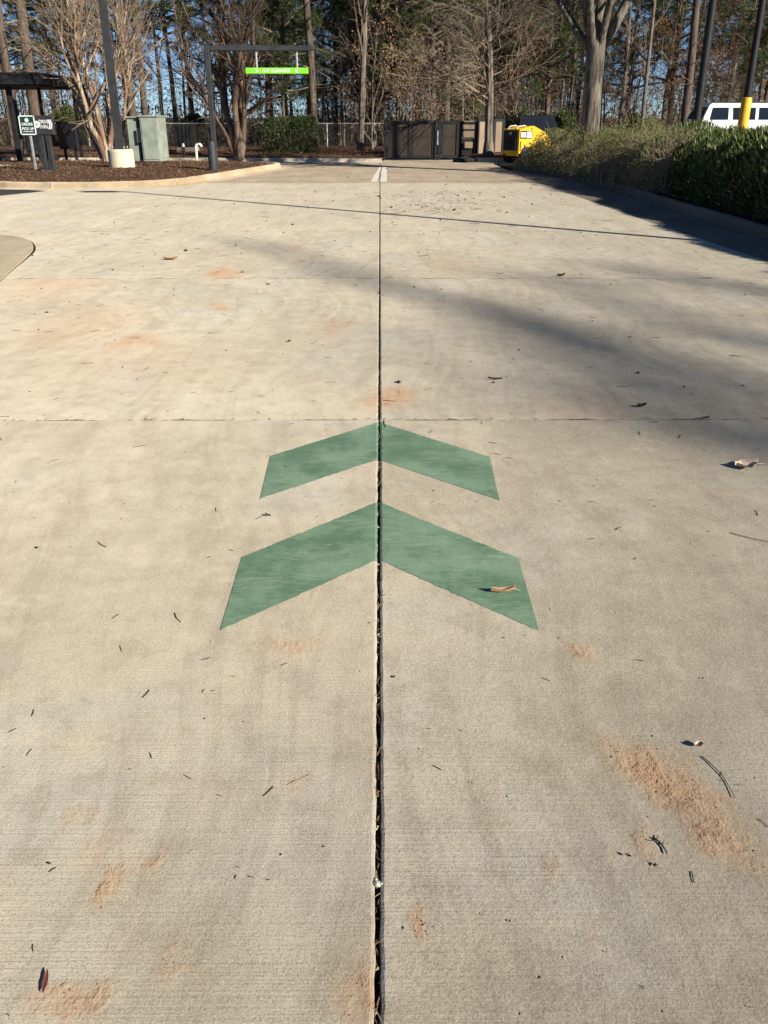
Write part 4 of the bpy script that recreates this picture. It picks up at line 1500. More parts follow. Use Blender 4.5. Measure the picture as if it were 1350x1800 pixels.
# ================================================================== poles on the right
zz_ = D(1225, 205, 24.0)
light_pole('light_pole', (zz_[0], 24.0, .0), 8.2, 0, 0, .22, M['black'], 'dark round light pole rising behind the hedge beside the white vehicle', False)
zz_ = D(1308, 205, 27.0)
light_pole('light_pole', (zz_[0], 27.0, 0), 8.2, 0, 0, .22, M['black'], 'dark light pole with a yellow sleeve in front of the white vehicle', False, sleeve=D(1312, 172, 27.0)[2])
A_, B_ = G(1130, 414), G(225, 337)
dv = unit((A_ - B_)[:2])
Pb = A_[:2] + dv * 3.6
light_pole('light_pole', (Pb[0], Pb[1], .1), np.linalg.norm(Pb - B_[:2]) * math.tan(SUN_EL), 0, 0, .16, M['black'], 'dark pole beyond the near end of the hedge, throwing the long thin shadow', False)

# ================================================================== trees and shrubs near the driveway
def base(px, py, h=0.0): return G(px, py, h)


# two crepe myrtles: several smooth stems from one foot
def myrtle(name, seed, loc_, stems, r, h, tmat, cmat, lab, dense=1.0):
    rs = np.random.default_rng(seed)
    root = empty(name, loc_, label=lab, cat='tree')
    tr, cr = MB(), MB()
    for (dx, dz, ln, rr, az) in stems:
        d0 = np.array([dx, az, dz])
        pts, rd = limb(rs, (dx * .18, az * .18, -.1), d0, ln, r * rr, r * rr * .42, 9, .10, .055)
        tr.tube(pts, rd * (1 + .06 * rs.normal(0, 1, len(rd))), 9)
        spec = [(int(7 * dense), .62, .35, .8, .15, 5, 5, .10, .06, .6), (6, .55, .3, .9, .2, 3, 4, .12, .04, .6), (5, .5, .3, 1.0, .15, 3, 3, .12, .03, .6), (0, 0, 0, 0, 0, 3, 2, .1, .02, .6)]
        tips = []
        for k_ in (4, 6, 7, 8, 9):
            for _ in range(2):
                d1 = unit(pts[min(k_, 8) + 1 - 1] - pts[min(k_, 8) - 1]) + rs.normal(0, .45, 3)
                out = [MB() for _ in spec]
                grow(rs, out, tips, pts[k_ if k_ < len(pts) else -1], d1, h * .30 * rs.uniform(.7, 1.2), max(rd[min(k_, 9)] * .55, .018), 0, [(4, *spec[0][1:]), (4, *spec[1][1:]), (3, *spec[2][1:]), spec[3]])
                for i, m in enumerate(out):
                    if m.n: (tr if i == 0 else cr).add(np.vstack(m.v), quads=np.vstack(m.q))
    tr.obj('trunk', tmat, root, True)
    cr.obj('crown', cmat, root)
    return root


p = base(190, 281, .2)
myrtle('crepe_myrtle', 3, p, [(-.34, 1.0, 3.6, 1.15, -.05), (-.16, 1.0, 3.9, 1.0, .1), (-.05, 1.0, 4.0, 1.05, -.12), (.10, 1.0, 3.8, .95, .12), (.26, 1.0, 3.4, 1.0, -.02), (.55, 1.0, 3.5, .8, .1), (-.5, 1.0, 3.7, .75, .12)],
       .09, 7.5, M['bark_myrtle'], M['twig_pale'], 'leafless multi-stemmed tree with smooth pinkish bark beside the light pole', 1.2)
p = base(420, 275, .18)
myrtle('crepe_myrtle', 11, p, [(-.22, 1.0, 3.3, 1.0, .0), (-.05, 1.0, 3.7, 1.05, .12), (.13, 1.0, 3.5, 1.05, -.06), (.33, 1.0, 3.3, .85, .08), (-.4, 1.0, 3.2, .8, .1)],
       .14, 7.0, M['bark_myrtle_dark'], M['twig_brown'], 'dark multi-stemmed leafless tree behind the clearance bar', 1.3)

# oak standing in the hedge bed
OAK = [(7, .62, .35, .75, .30, 10, 9, .05, .03, .62), (7, .55, .35, .9, .18, 6, 6, .11, .05, .55), (6, .55, .35, 1.0, .15, 4, 4, .14, .03, .55), (5, .5, .3, 1.0, .1, 3, 3, .15, .02, .55), (0, 0, 0, 0, 0, 3, 2, .15, 0, .55)]
YO = 25.8
pO = D(1041, 225, YO)
rs = np.random.default_rng(21)
oak = empty('oak_tree', (pO[0], YO, .1), label='large oak with a thick furrowed trunk rising from the dry shrubs', cat='tree')
tr, cr = MB(), MB()
zf = D(1047, 68, YO)[2] - .1
r0 = 36 * YO * .907 / 1500 / 2
lx = D(1049, 68, YO)[0] - pO[0]
tp = np.array([(0, 0, -.2), (0, 0, .15), (lx * .3, 0, .8), (lx * .6, 0, zf * .6), (lx, 0, zf)])
tr.tube(np.vstack([tp, [(lx, 0, zf + .18), (lx, 0, zf + .42)]]), [r0 * 1.35, r0 * 1.12, r0, r0 * .92, r0 * .93, r0 * .72, r0 * .2], 18)
for (dx, dy, dz, L, f) in ((-.75, .2, 1.0, 5.0, .42), (-.28, .1, 1, 6.5, .55), (.05, -.1, 1, 7.5, .62), (.2, .25, 1, 6.5, .5), (.55, .0, 1, 5.5, .5), (.3, -.5, 1, 5, .4), (-.5, -.5, 1, 5, .4)):
    out = [MB() for _ in range(4)]
    grow(rs, out, [], tp[-1] + np.array([dx * r0 * .5, dy * r0 * .5, -.30]), (dx, dy, dz), L, r0 * f, 0, [(9, .5, .5, 1.1, .15, 9, 8, .07, .03, .5), (7, .5, .4, 1.0, .12, 4, 5, .13, .03, .5), (5, .5, .4, 1.0, .1, 3, 3, .14, .0, .5), (0, 0, 0, 0, 0, 3, 2, .15, 0, .5)])
    for i, m in enumerate(out):
        if m.n: (tr if i == 0 else cr).add(np.vstack(m.v), quads=np.vstack(m.q))
tr.obj('trunk', M['bark_oak'], oak, True)
cr.obj('crown', M['twig'], oak)

# dense-twigged small tree by the gates (fine spreading branches from low down)
WIL = [(52, .40, .95, 1.45, .20, 8, 12, .02, .03, .28), (13, .5, .35, .95, .12, 3, 6, .10, .03, .5), (7, .5, .3, .9, .1, 3, 2, .12, .02, .6), (0, 0, 0, 0, 0, 3, 1, .12, .0, .6)]
w1 = bare_tree('willow_oak', 31, 8.4, .175, WIL, M['bark_oak'], M['twig'])
place(w1, base(858, 275, .15), 0.4, 1, 'small tree with dense fine bare branches at the corner of the gates')

# boxwood block
p0 = D(463, 262, 37.5)
p1 = D(562, 262, 37.5)
zt = D(510, 205, 37.5)[2]
hb = row_surface([(p0[0] + .1, 37.9), ((p0[0] + p1[0]) / 2, 37.8), (p1[0] - .1, 37.9)], .85, .12, zt - .06, .4, .04, 6.0, .12)
shrub('clipped_shrub', hb, 15000, M['box_leaf'], .085, .042, 'clipped block-shaped evergreen shrub in front of the fence', 'shrub', M['twig_brown'], 160, 5, .35, 3)

# hedge and shrubs on the right
HPATH, HH = [(6.75, 4.5), (6.7, 9), (6.7, 13), (6.75, 17), (6.65, 20.9)], [1.2, 1.24, 1.18, 1.24, 1.16, 1.2]
hg = row_surface(HPATH, 1.15, .14, HH, .5, .13, 2.3, slope=.12)
hedge_root = shrub('glossy_hedge', hg, 78000, M['hedge_leaf'], .105, .034, 'thick glossy green hedge along the near kerb', 'hedge', M['twig_brown'], 700, 6, .75, 4, .005)
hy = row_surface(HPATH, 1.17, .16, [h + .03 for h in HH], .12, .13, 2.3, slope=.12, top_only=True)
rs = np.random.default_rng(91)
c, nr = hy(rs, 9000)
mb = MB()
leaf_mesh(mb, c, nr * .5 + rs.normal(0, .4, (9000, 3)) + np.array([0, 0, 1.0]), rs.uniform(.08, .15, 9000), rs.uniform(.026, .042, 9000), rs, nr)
mb.obj('sunlit_tint_foliage', M['sunlit_tint_leaf'], hedge_root)  # added top layer of upright leaves, its sunlit band painted by colour
hb2 = row_surface([(6.25, 17.6), (6.2, 19.2), (6.15, 21.0), (6.1, 22.3)], [.75, .95, .85], .12, [1.05, 1.2, 1.15], .7, .12)
shrub('twiggy_bush', hb2, 6000, M['shrub_leaf'], .055, .025, 'bare brown twiggy bush between the glossy hedge and the dry shrubs', 'bush', M['twig_pale'], 900, 8, .3, 7, .004)
hs = row_surface([(6.2, 20.5), (6.0, 23.0), (5.75, 25.4), (5.4, 27.4), (5.05, 29.3)], [.85, 1.0, .95, .85], .12, [1.18, 1.28, 1.12, 1.24, 1.1, 1.12, .85], .6, .2, 2.4, slope=.15)
shrub('dry_shrubs', hs, 19000, M['shrub_leaf'], .06, .026, 'low olive-brown shrubs with sparse small leaves at the far end of the kerb', 'shrub', M['twig_pale'], 800, 9, .4, 6, .004)

# evergreen bushes beyond
for i, (px, pyb, pyt, Y, wpx, lab) in enumerate(((985, 235, 196, 44, 60, 'bright green leafy bush behind the black vehicle'), (810, 225, 150, 47, 110, 'green evergreen bush rising behind the gates'), (905, 225, 190, 46, 70, 'green bush between the small tree and the black vehicle'),
                                              (120, 262, 190, 47, 70, 'evergreen bush behind the order shelter'), (1110, 230, 205, 50, 60, 'small green bush far behind the oak'), (340, 250, 200, 50, 50, 'evergreen bush behind the black cabinet'))):
    c = D(px, pyb, Y)
    hwx = wpx * Y * .907 / 1500 / 2
    zt = D(px, pyt, Y)[2]
    f_ = row_surface([(c[0] - hwx * .7, Y), (c[0], Y + .2), (c[0] + hwx * .7, Y)], .9, .05, zt, .7, .2)
    shrub('evergreen_bush', f_, int(4200 * (.6 + wpx / 110)), M['bush_leaf'], .13, .055, lab, 'bush', M['twig_brown'], 70, 40 + i, .3, 3)

# ================================================================== the wood behind
SAP = [(9, .34, .35, .9, .30, 6, 9, .035, .02, .45), (6, .5, .35, .9, .2, 3, 5, .12, .03, .5), (4, .5, .3, 1.0, .15, 3, 3, .14, .0, .55), (0, 0, 0, 0, 0, 3, 2, .15, 0, .5)]
TAL = [(11, .30, .4, .95, .22, 8, 12, .02, .015, .42), (7, .5, .35, .95, .15, 4, 6, .12, .03, .5), (6, .5, .3, 1.0, .15, 3, 3, .14, .0, .5), (0, 0, 0, 0, 0, 3, 2, .15, 0, .5)]
BUSHY = [(16, .42, .4, 1.0, .10, 5, 8, .05, .02, .45), (7, .5, .35, 1.0, .15, 3, 4, .14, .02, .5), (5, .5, .3, 1.0, .15, 3, 3, .16, .0, .5), (0, 0, 0, 0, 0, 3, 2, .15, 0, .5)]
pines = [pine_tree('pine_tree', 100 + i, 19 + i % 3, .19, (6.2, 4.8, 7.2)[i % 3]) for i in range(3)]
lowpines = [pine_tree('pine_tree', 120 + i, 12, .16, 2.9, 1.2, 1.15, True) for i in range(2)]
talls = [bare_tree('bare_tree', 140 + i, 15, .15, TAL, M['bark_grey'], M['twig']) for i in range(3)]
saps = [bare_tree('bare_sapling', 160 + i, 8, .055, SAP, M['bark_grey'], M['twig'], lean=(.1 * (i - 1), 0)) for i in range(3)]
bushy = [bare_tree('bare_sapling', 180 + i, 5.5, .05, BUSHY, M['bark_grey'], M['twig_brown']) for i in range(2)]
beech = [bare_tree('leafy_sapling', 200 + i, 5.5, .05, BUSHY, M['bark_grey'], M['twig'], leaves=(M['beech_leaf'], 900, .12, .06, 9)) for i in range(2)]
rust = [bare_tree('leafy_sapling', 220 + i, 6.5, .05, BUSHY, M['bark_grey'], M['twig_brown'], leaves=(M['oak_leaf'], 1500, .11, .055, 9)) for i in range(2)]
used = set()


def put(pool, i, loc_, rz, sc, label, group):
    src = pool[i % len(pool)]
    if src.name in used:
        o = clone(src, loc_, rz, sc)
    else:
        o = src
        used.add(src.name)
    return place(o, loc_, rz, sc, label, 'tree', group)


def gz(x, y): return .0
LP = 'tall straight pine trunk among the trees of the wood'
LT = 'tall grey leafless tree in the wood'
LS = 'slender bare sapling in the wood'
LB = 'sapling still holding dry tan leaves in the wood'
LR = 'young tree with rust brown dead leaves at the edge of the wood'
LF = 'bushy leafless sapling at the edge of the wood'
LL = 'young pine with low dark green boughs in the wood'
# trees one can pick out, by where they stand
i = 0
for px, Y, sc, lab in ((30, 36, 1.0, 'dark pine trunk rising through the shelter roof line, nearest the picture edge'), (63, 38, 1.25, 'stout pine trunk behind the drive sign and shelter'), (236, 42, 1.0, 'pine trunk just behind the green utility cabinet'),
                       (258, 44, .85, 'thinner pine trunk behind the green cabinet lid'), (100, 52, .9, None), (553, 44, 1.05, 'tall pine trunk directly behind the clipped evergreen block'), (545, 49, .85, None),
                       (785, 46, 1.0, 'pine trunk standing behind the middle of the gates'), (1203, 44, 1.1, 'leaning pine trunk next to the dark light pole'), (1000, 52, .9, None), (150, 56, .9, None), (395, 50, .9, None), (310, 55, .8, None)):
    q = D(px, 225, Y)
    put(pines, i, (q[0], Y, gz(0, 0)), i * 1.7, sc, lab or LP, None if lab else 'pine trunks in the wood')
    i += 1
for px, Y, sc, lab in ((633, 41, .95, 'grey bare tree standing in the mulch beside the gates'), (700, 52, .8, None), (1090, 48, .8, None), (1128, 43, .7, 'slim pale leaning tree between the oak and the light pole'), (1165, 50, .9, None), (950, 50, .9, None), (1330, 50, 1.0, None), (1270, 55, .9, None), (480, 54, .9, None), (870, 58, 1.0, None)):
    q = D(px, 225, Y)
    put(talls, i, (q[0], Y, 0), i * 1.3, sc, lab or LT, None if lab else 'leafless trees in the wood')
    i += 1
for px, Y, sc, lab in ((655, 43, .95, 'golden-leaved sapling next to the grey tree left of the gates'), (722, 41, .75, 'sapling with pale tan leaves right behind the gates'), (763, 42, .7, None), (905, 45, .8, None), (1230, 47, 1.0, None), (700, 47, 1.15, None), (85, 45, .8, None), (830, 44, .7, None)):
    q = D(px, 225, Y)
    put(beech, i, (q[0], Y, 0), i * 2.1, sc, lab or LB, None if lab else 'saplings with dry leaves')
    i += 1
for px, Y, sc in ((930, 48, .9), (1190, 50, 1.1), (1150, 46, .8), (740, 52, 1.0), (1260, 52, 1.1), (1300, 48, .8), (170, 50, .7)):
    q = D(px, 225, Y)
    put(rust, i, (q[0], Y, 0), i * 2.1, sc, LR, 'rust-leaved young trees')
    i += 1
for px, Y, sc, lab in ((735, 50, 1.1, None), (800, 53, 1.2, 'bushy dark pine whose boughs fill the sky above the gates'), (20, 46, 1.0, None), (400, 48, .9, None), (470, 47, .85, None), (1340, 60, 1.1, None), (230, 58, 1.0, None), (590, 60, 1.0, None), (900, 56, 1.15, None), (660, 62, 1.0, None), (1010, 60, 1.0, None), (760, 45, .95, 'low-boughed pine close behind the gates'), (850, 49, 1.1, None), (500, 45, .8, None), (1335, 46, .95, None), (1175, 56, 1.1, None), (960, 47, .9, None), (1100, 58, 1.0, None)):
    q = D(px, 225, Y)
    put(lowpines, i, (q[0], Y, 0), i * 1.9, sc, lab or LL, None if lab else 'young pines in the wood')
    i += 1
rr_ = random.Random(5)
def scatter(pool, n, x0, x1, y0, y1, s0, s1, lab, grp, dens=None):
    global i
    k_ = 0
    while k_ < n:
        x = rr_.uniform(x0, x1)
        Y = rr_.uniform(y0, y1)
        px = 668 + x / (Y * .907) * 1500
        if dens and rr_.random() > dens(px): continue
        put(pool, i, (x, Y, 0), rr_.uniform(0, 6.28), rr_.uniform(s0, s1), lab, grp)
        i += 1
        k_ += 1


mid = lambda px: 1.0 if 540 < px < 1000 else (.4 if px > 1000 else .2)
scatter(saps, 60, -26, 26, 45, 62, .5, 1.1, LS, 'slender saplings in the wood', mid)
scatter(bushy, 105, -28, 30, 46.8, 66, .7, 1.5, LF, 'bushy leafless saplings', mid)
scatter(talls, 28, -38, 38, 58, 90, .7, 1.15, LT, 'leafless trees in the wood', lambda px: .25 if px < 500 or px > 1020 else 1)
scatter(pines, 20, -40, 40, 56, 90, .8, 1.1, LP, 'pine trunks in the wood', lambda px: .25 if px < 500 else .8)
scatter(lowpines, 10, -30, 34, 66, 95, .7, 1.1, LL, 'young pines in the wood', lambda px: .15 if px < 450 or px > 1020 else 1)

# undergrowth: thin upright stems, brambles and brush nobody could count
rs = np.random.default_rng(77)
um = MB()
N = 3800
ux, uy = rs.uniform(-32, 34, N), rs.uniform(47, 72, N)
keep = rs.random(N) < np.array([1.0 if 540 < 668 + x / (y * .907) * 1500 < 1010 else .6 for x, y in zip(ux, uy)])
for x, y in zip(ux[keep], uy[keep]):
    h = rs.gamma(2.2, .85) + .5
    q, rd = limb(rs, (x, y, -.05), (rs.normal(0, .12), rs.normal(0, .1), 1), h, .004 + .006 * rs.random() + .002 * h, .003, 4, .06, .03)
    um.tube(q, rd, 3)
    for _ in range(4):
        j = rs.integers(1, 4)
        q2, r2 = limb(rs, q[j], rs.normal(0, 1, 3) + np.array([0, 0, .6]), h * rs.uniform(.15, .4), .005, .0025, 2, .2, .05)
        um.tube(q2, r2, 3)
tag(um.obj('undergrowth', M['twig_pale']), 'thin upright stems and brush under the trees', kind='stuff')
lm = MB()
N = 16000
c = np.column_stack([rs.uniform(-30, 30, N), rs.uniform(46.5, 66, N), np.minimum(rs.exponential(.45, N), 2.2)])
leaf_mesh(lm, c, rs.normal(0, 1, (N, 3)), rs.uniform(.06, .13, N), .05, rs)
N2 = 34000
c = np.column_stack([rs.uniform(-60, 62, N2), rs.uniform(72, 96, N2), np.minimum(rs.exponential(1.1, N2), 3.4)])
far = MB()
leaf_mesh(far, c, rs.normal(0, 1, (N2, 3)) + np.array([0, 0, .8]), rs.uniform(.25, .6, N2), rs.uniform(.05, .16, N2), rs)
tag(far.obj('thicket', M['thicket']), 'far brown-green thicket closing the wood at eye level', kind='stuff')
tag(lm.obj('undergrowth_leaves', M['oak_leaf']), 'dead brown leaves caught in the undergrowth', kind='stuff')

# ================================================================== trees behind the camera whose branches shade the driveway
def shade_tree(name, lab, seed, stripes, trunk_xy, r):
    rs = np.random.default_rng(seed)
    root = empty(name, (trunk_xy[0], trunk_xy[1], -.2), label=lab, cat='tree', group='bare oaks on the far side of the lot')
    tr, cr = MB(), MB()
    ct = 1 / math.tan(SUN_EL)
    T = np.array([trunk_xy[0], trunk_xy[1], -.2])
    hi = min(s[2] for s in stripes) - 2.0
    tp = np.array([(0, 0, -.2), (0, 0, .3), (.05, .1, hi * .5), (.1, .1, hi)])
    tr.tube(tp, [r * 1.4, r, r * .85, r * .7], 14)
    for (a, b, h0, h1, rad_) in stripes:
        ga, gb = G(*a), G(*b)
        pa = np.array([ga[0] + SUN_H[0] * h0 * ct, ga[1] + SUN_H[1] * h0 * ct, h0]) - T
        pb = np.array([gb[0] + SUN_H[0] * h1 * ct, gb[1] + SUN_H[1] * h1 * ct, h1]) - T
        n = 9
        t_ = np.linspace(0, 1, n)[:, None]
        q = pa + (pb - pa) * t_ + rs.normal(0, .10, (n, 3))
        q = np.vstack([tp[-1], (tp[-1] + q[0]) / 2 + rs.normal(0, .2, 3), q])
        rd = np.concatenate([[rad_ * 1.5, rad_ * 1.25], np.linspace(rad_ * 1.1, rad_ * .45, n)])
        tr.tube(q, rd, 8)
        for k_ in range(8):
            j = rs.integers(2, n)
            d = unit(q[j + 1] - q[j]) + rs.normal(0, .6, 3)
            out = [MB(), MB(), MB()]
            grow(rs, out, [], q[j], d, rs.uniform(1.0, 2.6), rad_ * .22, 0, [(6, .5, .4, 1, .2, 4, 5, .12, .02, .5), (4, .5, .4, 1, .1, 3, 3, .15, 0, .5), (0, 0, 0, 0, 0, 3, 2, .1, 0, .5)])
            for m in out:
                if m.n: cr.add(np.vstack(m.v), quads=np.vstack(m.q))
    tr.obj('trunk', M['bark_oak'], root, True)
    cr.obj('crown', M['twig'], root)
    return root


shade_tree('shade_oak', 'spreading bare oak across the lot behind the photographer, casting the broad soft shadows', 301,
           [((1420, 700), (400, 415), 26, 34, .125), ((1450, 760), (560, 462), 27, 33, .085), ((1500, 860), (980, 640), 27, 32, .07), ((1500, 640), (900, 478), 25, 31, .12), ((1350, 800), (860, 575), 26, 32, .10), ((1600, 560), (1100, 465), 26, 31, .10)], (49, -28.0), .45)

# ================================================================== small litter on the concrete
def curl_leaf(name, px, py, L, W, ang, curl, mat, lab, cat='leaf', lift=.004, n=9, stem=.0, ser=0.0):
    g = G(px, py)
    rs = np.random.default_rng(int(px * 7 + py))
    t = np.linspace(0, 1, n)
    mb = MB()
    rows = []
    for s in np.linspace(-1, 1, 7):
        wdt = W / 2 * np.sin(np.clip(t * .94 + .03, 0, 1) * math.pi) ** .75 * (1 + ser * np.sin(t * 40 + s) * abs(s))
        x = (t - .5) * L
        z = lift + curl * L * (np.abs(s) ** 1.5 * .35 + ((t - .45) * 2) ** 2 * .22) + rs.normal(0, .02 * W, n)
        rows.append(np.column_stack([x, wdt * s, np.maximum(z, .002)]))
    ids = np.arange(n - 1)
    mb.add(np.vstack(rows), quads=np.vstack([np.stack([a * n + ids, a * n + ids + 1, (a + 1) * n + ids + 1, (a + 1) * n + ids], -1) for a in range(6)]))
    if stem: mb.tube([(L / 2 - .005, 0, lift + curl * L * .2), (L / 2 + stem * .5, stem * .15, lift + .006), (L / 2 + stem, stem * .4, .003)], [.0014, .0012, .001], 4)
    o = mb.obj(name, mat, None, True)
    o.location = (g[0], g[1], .001)
    o.rotation_euler = (0, 0, ang)
    return tag(o, lab, cat)


def flat(name, col, rough=.7):
    k = NT(name)
    p = k.objc()
    n = k.noise(p, 60, 4, .6)
    return k.fin(k.mix(k.mr(n, .34, .66), tuple(x * .65 for x in col), col), rough, k.bump(n, .4, .003))


lf_tan, lf_red, lf_pale, lf_dk = flat('leaf_tan', (.40, .24, .12)), flat('leaf_red', (.20, .062, .04)), flat('leaf_pale', (.62, .48, .34)), flat('leaf_dark', (.06, .04, .026))
o = curl_leaf('dry_leaf', 884, 1043, .085, .018, .05, .5, lf_tan, 'curled tan leaf lying on the larger green chevron', stem=.02)
curl_leaf('dry_leaf', 80, 1728, .050, .011, 1.75, .08, lf_red, 'slim reddish leaf on the concrete near the bottom corner')
curl_leaf('dry_leaf', 1312, 822, .12, .09, .2, .45, lf_pale, 'large pale crumpled leaf on the slab east of the chevrons', stem=.05, ser=.25)
curl_leaf('dry_leaf', 1228, 1314, .026, .018, .3, .9, lf_pale, 'tiny pale leaf scrap above the clay patch', ser=.2)
curl_leaf('dry_leaf', 471, 908, .036, .010, -.7, .4, lf_dk, 'small dark leaf between the chevrons')
curl_leaf('dry_leaf', 1128, 716, .055, .03, .2, .7, lf_dk, 'curled dark leaf just above the cross joint')
curl_leaf('dry_leaf', 1240, 737, .04, .018, .1, .6, lf_dk, 'dark leaf scrap lying in the cross joint')
curl_leaf('dry_leaf', 986, 486, .08, .035, .1, .7, lf_dk, 'dark leaf on the farther cross joint')
curl_leaf('dry_leaf', 1103, 1507, .014, .007, -.6, .5, lf_dk, 'tiny dark seed husk below the clay patch', 'husk')
curl_leaf('dry_leaf', 870, 668, .09, .008, -.3, .3, lf_dk, 'thin dark leaf on the slab beyond the cross joint')
curl_leaf('dry_leaf', 300, 457, .16, .05, .1, .4, lf_tan, 'pale bent leaf on the far slab near the clay marks')


def twig(px0, py0, px1, py1, r, lab, mat, sag=.0, side=()):
    a, b = G(px0, py0), G(px1, py1)
    c = (a + b) / 2
    mb = MB()
    t = np.linspace(0, 1, 9)[:, None]
    d = b - a
    nrm_ = np.array([-d[1], d[0], 0])
    q = a + d * t + nrm_ * sag * np.sin(t * math.pi) - c
    q[:, 2] = r * .9 + .0012 * np.sin(t[:, 0] * 5) ** 2
    mb.tube(q, np.linspace(r, r * .6, 9), 5, cap=True)
    for (f, l, ang) in side:
        k_ = int(f * 8)
        dd = unit(q[k_ + 1] - q[k_ - 1]) if 0 < k_ < 8 else unit(d)
        e = q[k_] + np.array([dd[0] * math.cos(ang) - dd[1] * math.sin(ang), dd[0] * math.sin(ang) + dd[1] * math.cos(ang), .05]) * l
        mb.tube([q[k_], (q[k_] + e) / 2, e], [r * .6, r * .5, r * .35], 4)
    o = mb.obj('twig', mat, None, True)
    o.location = c
    return tag(o, lab, 'twig')


twig(1233, 1330, 1291, 1404, .0016, 'thin curved twig lying across the clay patch', lf_dk, .08, ((.55, .02, 2.2), (.7, .015, -2.0)))
twig(1231, 1396, 1277, 1400, .0009, 'short straight pine needle below the curved twig', lf_tan)
twig(1283, 937, 1352, 953, .0016, 'thin twig near the slab edge below the pale leaf', lf_dk, -.05)
twig(1334, 1440, 1352, 1456, .0012, 'short twig at the picture edge beside the clay patch', lf_dk)
twig(505, 1380, 545, 1362, .0009, 'pale straight needle on the near slab', lf_tan)
twig(1150, 1475, 1172, 1503, .0026, 'dark splintered twig end below the clay patch', lf_dk, .1, ((.2, .015, 2.0), (.3, .018, -2.2), (.5, .012, 2.4)))

rs = np.random.default_rng(55)
# scattered needles, crumbs and bits: more of them towards the wood
N = 1800
yy = np.concatenate([rs.uniform(.9, 5, 230), rs.uniform(4, 13, 650), rs.uniform(12, 32, 550), rs.normal(16.5, .7, 220), rs.normal(18.8, .8, 150)])
xx = np.concatenate([rs.uniform(-1, 1, 230) * (.9 + yy[:230] * .5), rs.uniform(-5, 4.3, 650), rs.uniform(-4.2, 4.0, 550), rs.normal(1.0, .55, 220), rs.normal(.9, .8, 150)])
L = rs.gamma(2.0, .0045, N) + .002
L[230:] *= 1.9
L[880:] *= 1.8
th = rs.uniform(0, 6.28, N)
mb = MB()
for x, y, l, t_, kq in zip(xx, yy, L, th, rs.random(N)):
    d = np.array([math.cos(t_), math.sin(t_), 0])
    if kq < .55:
        m_ = np.array([x, y, .0016]) + np.array([-d[1], d[0], 0]) * l * rs.normal(0, .12)
        mb.tube([np.array([x, y, .0010]) - d * l, m_, np.array([x, y, .0010]) + d * l], .0008 + l * .025, 3)
    else:
        l *= .25 if y < 5 else .4
        w_ = l * rs.uniform(.3, .8)
        c = np.array([x, y, .002])
        sd_ = np.array([-d[1], d[0], 0])
        mb.add([c - d * l, c + sd_ * w_ + np.array([0, 0, l * .35]), c + d * l + np.array([0, 0, l * .3]), c - sd_ * w_, c + np.array([0, 0, l * .7])], tris=[[0, 4, 1], [1, 4, 2], [2, 4, 3], [3, 4, 0]])
tag(mb.obj('debris', M['crumb']), 'scattered needles, seeds and crumbs on the concrete', kind='stuff')
# litter caught in the long joint and along the cross joints
mb, m2 = MB(), MB()
for _ in range(300):
    y = .75 + 12 * rs.random() ** 1.7
    l = rs.uniform(.008, .035)
    a = rs.normal(math.pi / 2, .45)
    l *= .7
    x = rs.uniform(-.004, .003)
    d = np.array([math.cos(a), math.sin(a), rs.normal(0, .15)])
    c = np.array([x, y, rs.uniform(-.014, -.003)])
    mb.tube([c - d * l, c + np.array([rs.normal(0, .001), 0, .001]), c + d * l], rs.uniform(.0006, .0014), 3)
for jy, n_ in ((4.44, 120), (8.93, 90), (12.9, 60)):
    for _ in range(n_):
        x = rs.uniform(-4.2, 4.2)
        l = rs.uniform(.003, .013)
        a = rs.normal(0, .7)
        d = np.array([math.cos(a), math.sin(a), 0])
        c = np.array([x, jy + rs.normal(0, .008), .002])
        mb.tube([c - d * l, c + np.array([0, .002, .002]), c + d * l], rs.uniform(.0008, .002), 3)
tag(mb.obj('joint_debris', M['needle']), 'dry needles and bark caught in the slab joints', kind='stuff')


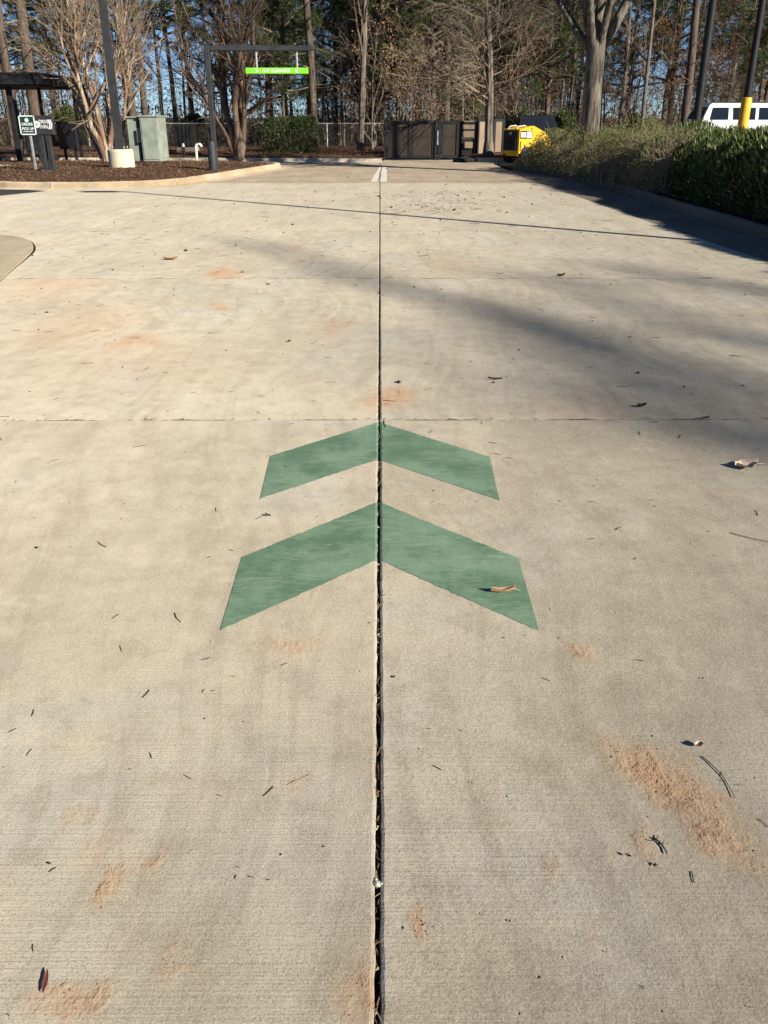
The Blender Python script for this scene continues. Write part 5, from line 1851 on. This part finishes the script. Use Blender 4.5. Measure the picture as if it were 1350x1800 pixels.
def blob(mb, c, r, rs_):
    ph = (1 + 5 ** .5) / 2
    v = np.array([(-1, ph, 0), (1, ph, 0), (-1, -ph, 0), (1, -ph, 0), (0, -1, ph), (0, 1, ph), (0, -1, -ph), (0, 1, -ph), (ph, 0, -1), (ph, 0, 1), (-ph, 0, -1), (-ph, 0, 1)]) / 1.9
    f = [(0, 11, 5), (0, 5, 1), (0, 1, 7), (0, 7, 10), (0, 10, 11), (1, 5, 9), (5, 11, 4), (11, 10, 2), (10, 7, 6), (7, 1, 8), (3, 9, 4), (3, 4, 2), (3, 2, 6), (3, 6, 8), (3, 8, 9), (4, 9, 5), (2, 4, 11), (6, 2, 10), (8, 6, 7), (9, 8, 1)]
    v = v * rs_.uniform(.6, 1.25, (12, 1)) * np.array([1, 1, .6])
    mb.add(v * r + np.array(c), tris=f)


mb = MB()
for _ in range(70):
    blob(mb, (rs.uniform(-.005, .005), .8 + 11 * rs.random() ** 1.5, rs.uniform(-.012, -.006)), rs.uniform(.002, .0055), rs)
tag(mb.obj('joint_stones', M['stone']), 'small pale pebbles lodged in the long joint', kind='stuff')
g = G(661, 1552)
m3 = MB()
blob(m3, (0, 0, 0), .011, rs)
for _ in range(5): blob(m3, (rs.normal(0, .004), rs.normal(0, .011), .001), .005, rs)
o = m3.obj('pebble', M['stone'], None)
o.location = (-.002, g[1], -.003)
tag(o, 'pale lump of mortar lodged in the long joint near the bottom', 'pebble')
# clay crumbs over the muddy patches
mb = MB()
for (px, py, rx, ry, st, sl) in STAINS[:10]:
    g = G(px, py)
    sx = abs(G(px + rx, py)[0] - g[0])
    sy = abs(G(px, py - ry)[1] - G(px, py + ry)[1]) / 2
    for _ in range(int(60 * st * (1.2 if st > .9 and rx > 50 else .3))):
        dx, dy = rs.normal(0, .42, 2)
        yq = dy * sy
        r_ = rs.gamma(2, .00042) + .0004
        blob(mb, (g[0] + dx * sx + sl * yq, g[1] + yq, r_ * .3), r_, rs)
tag(mb.obj('clay_crumbs', M['clay']), 'crumbs of orange clay dried on the concrete', kind='stuff')
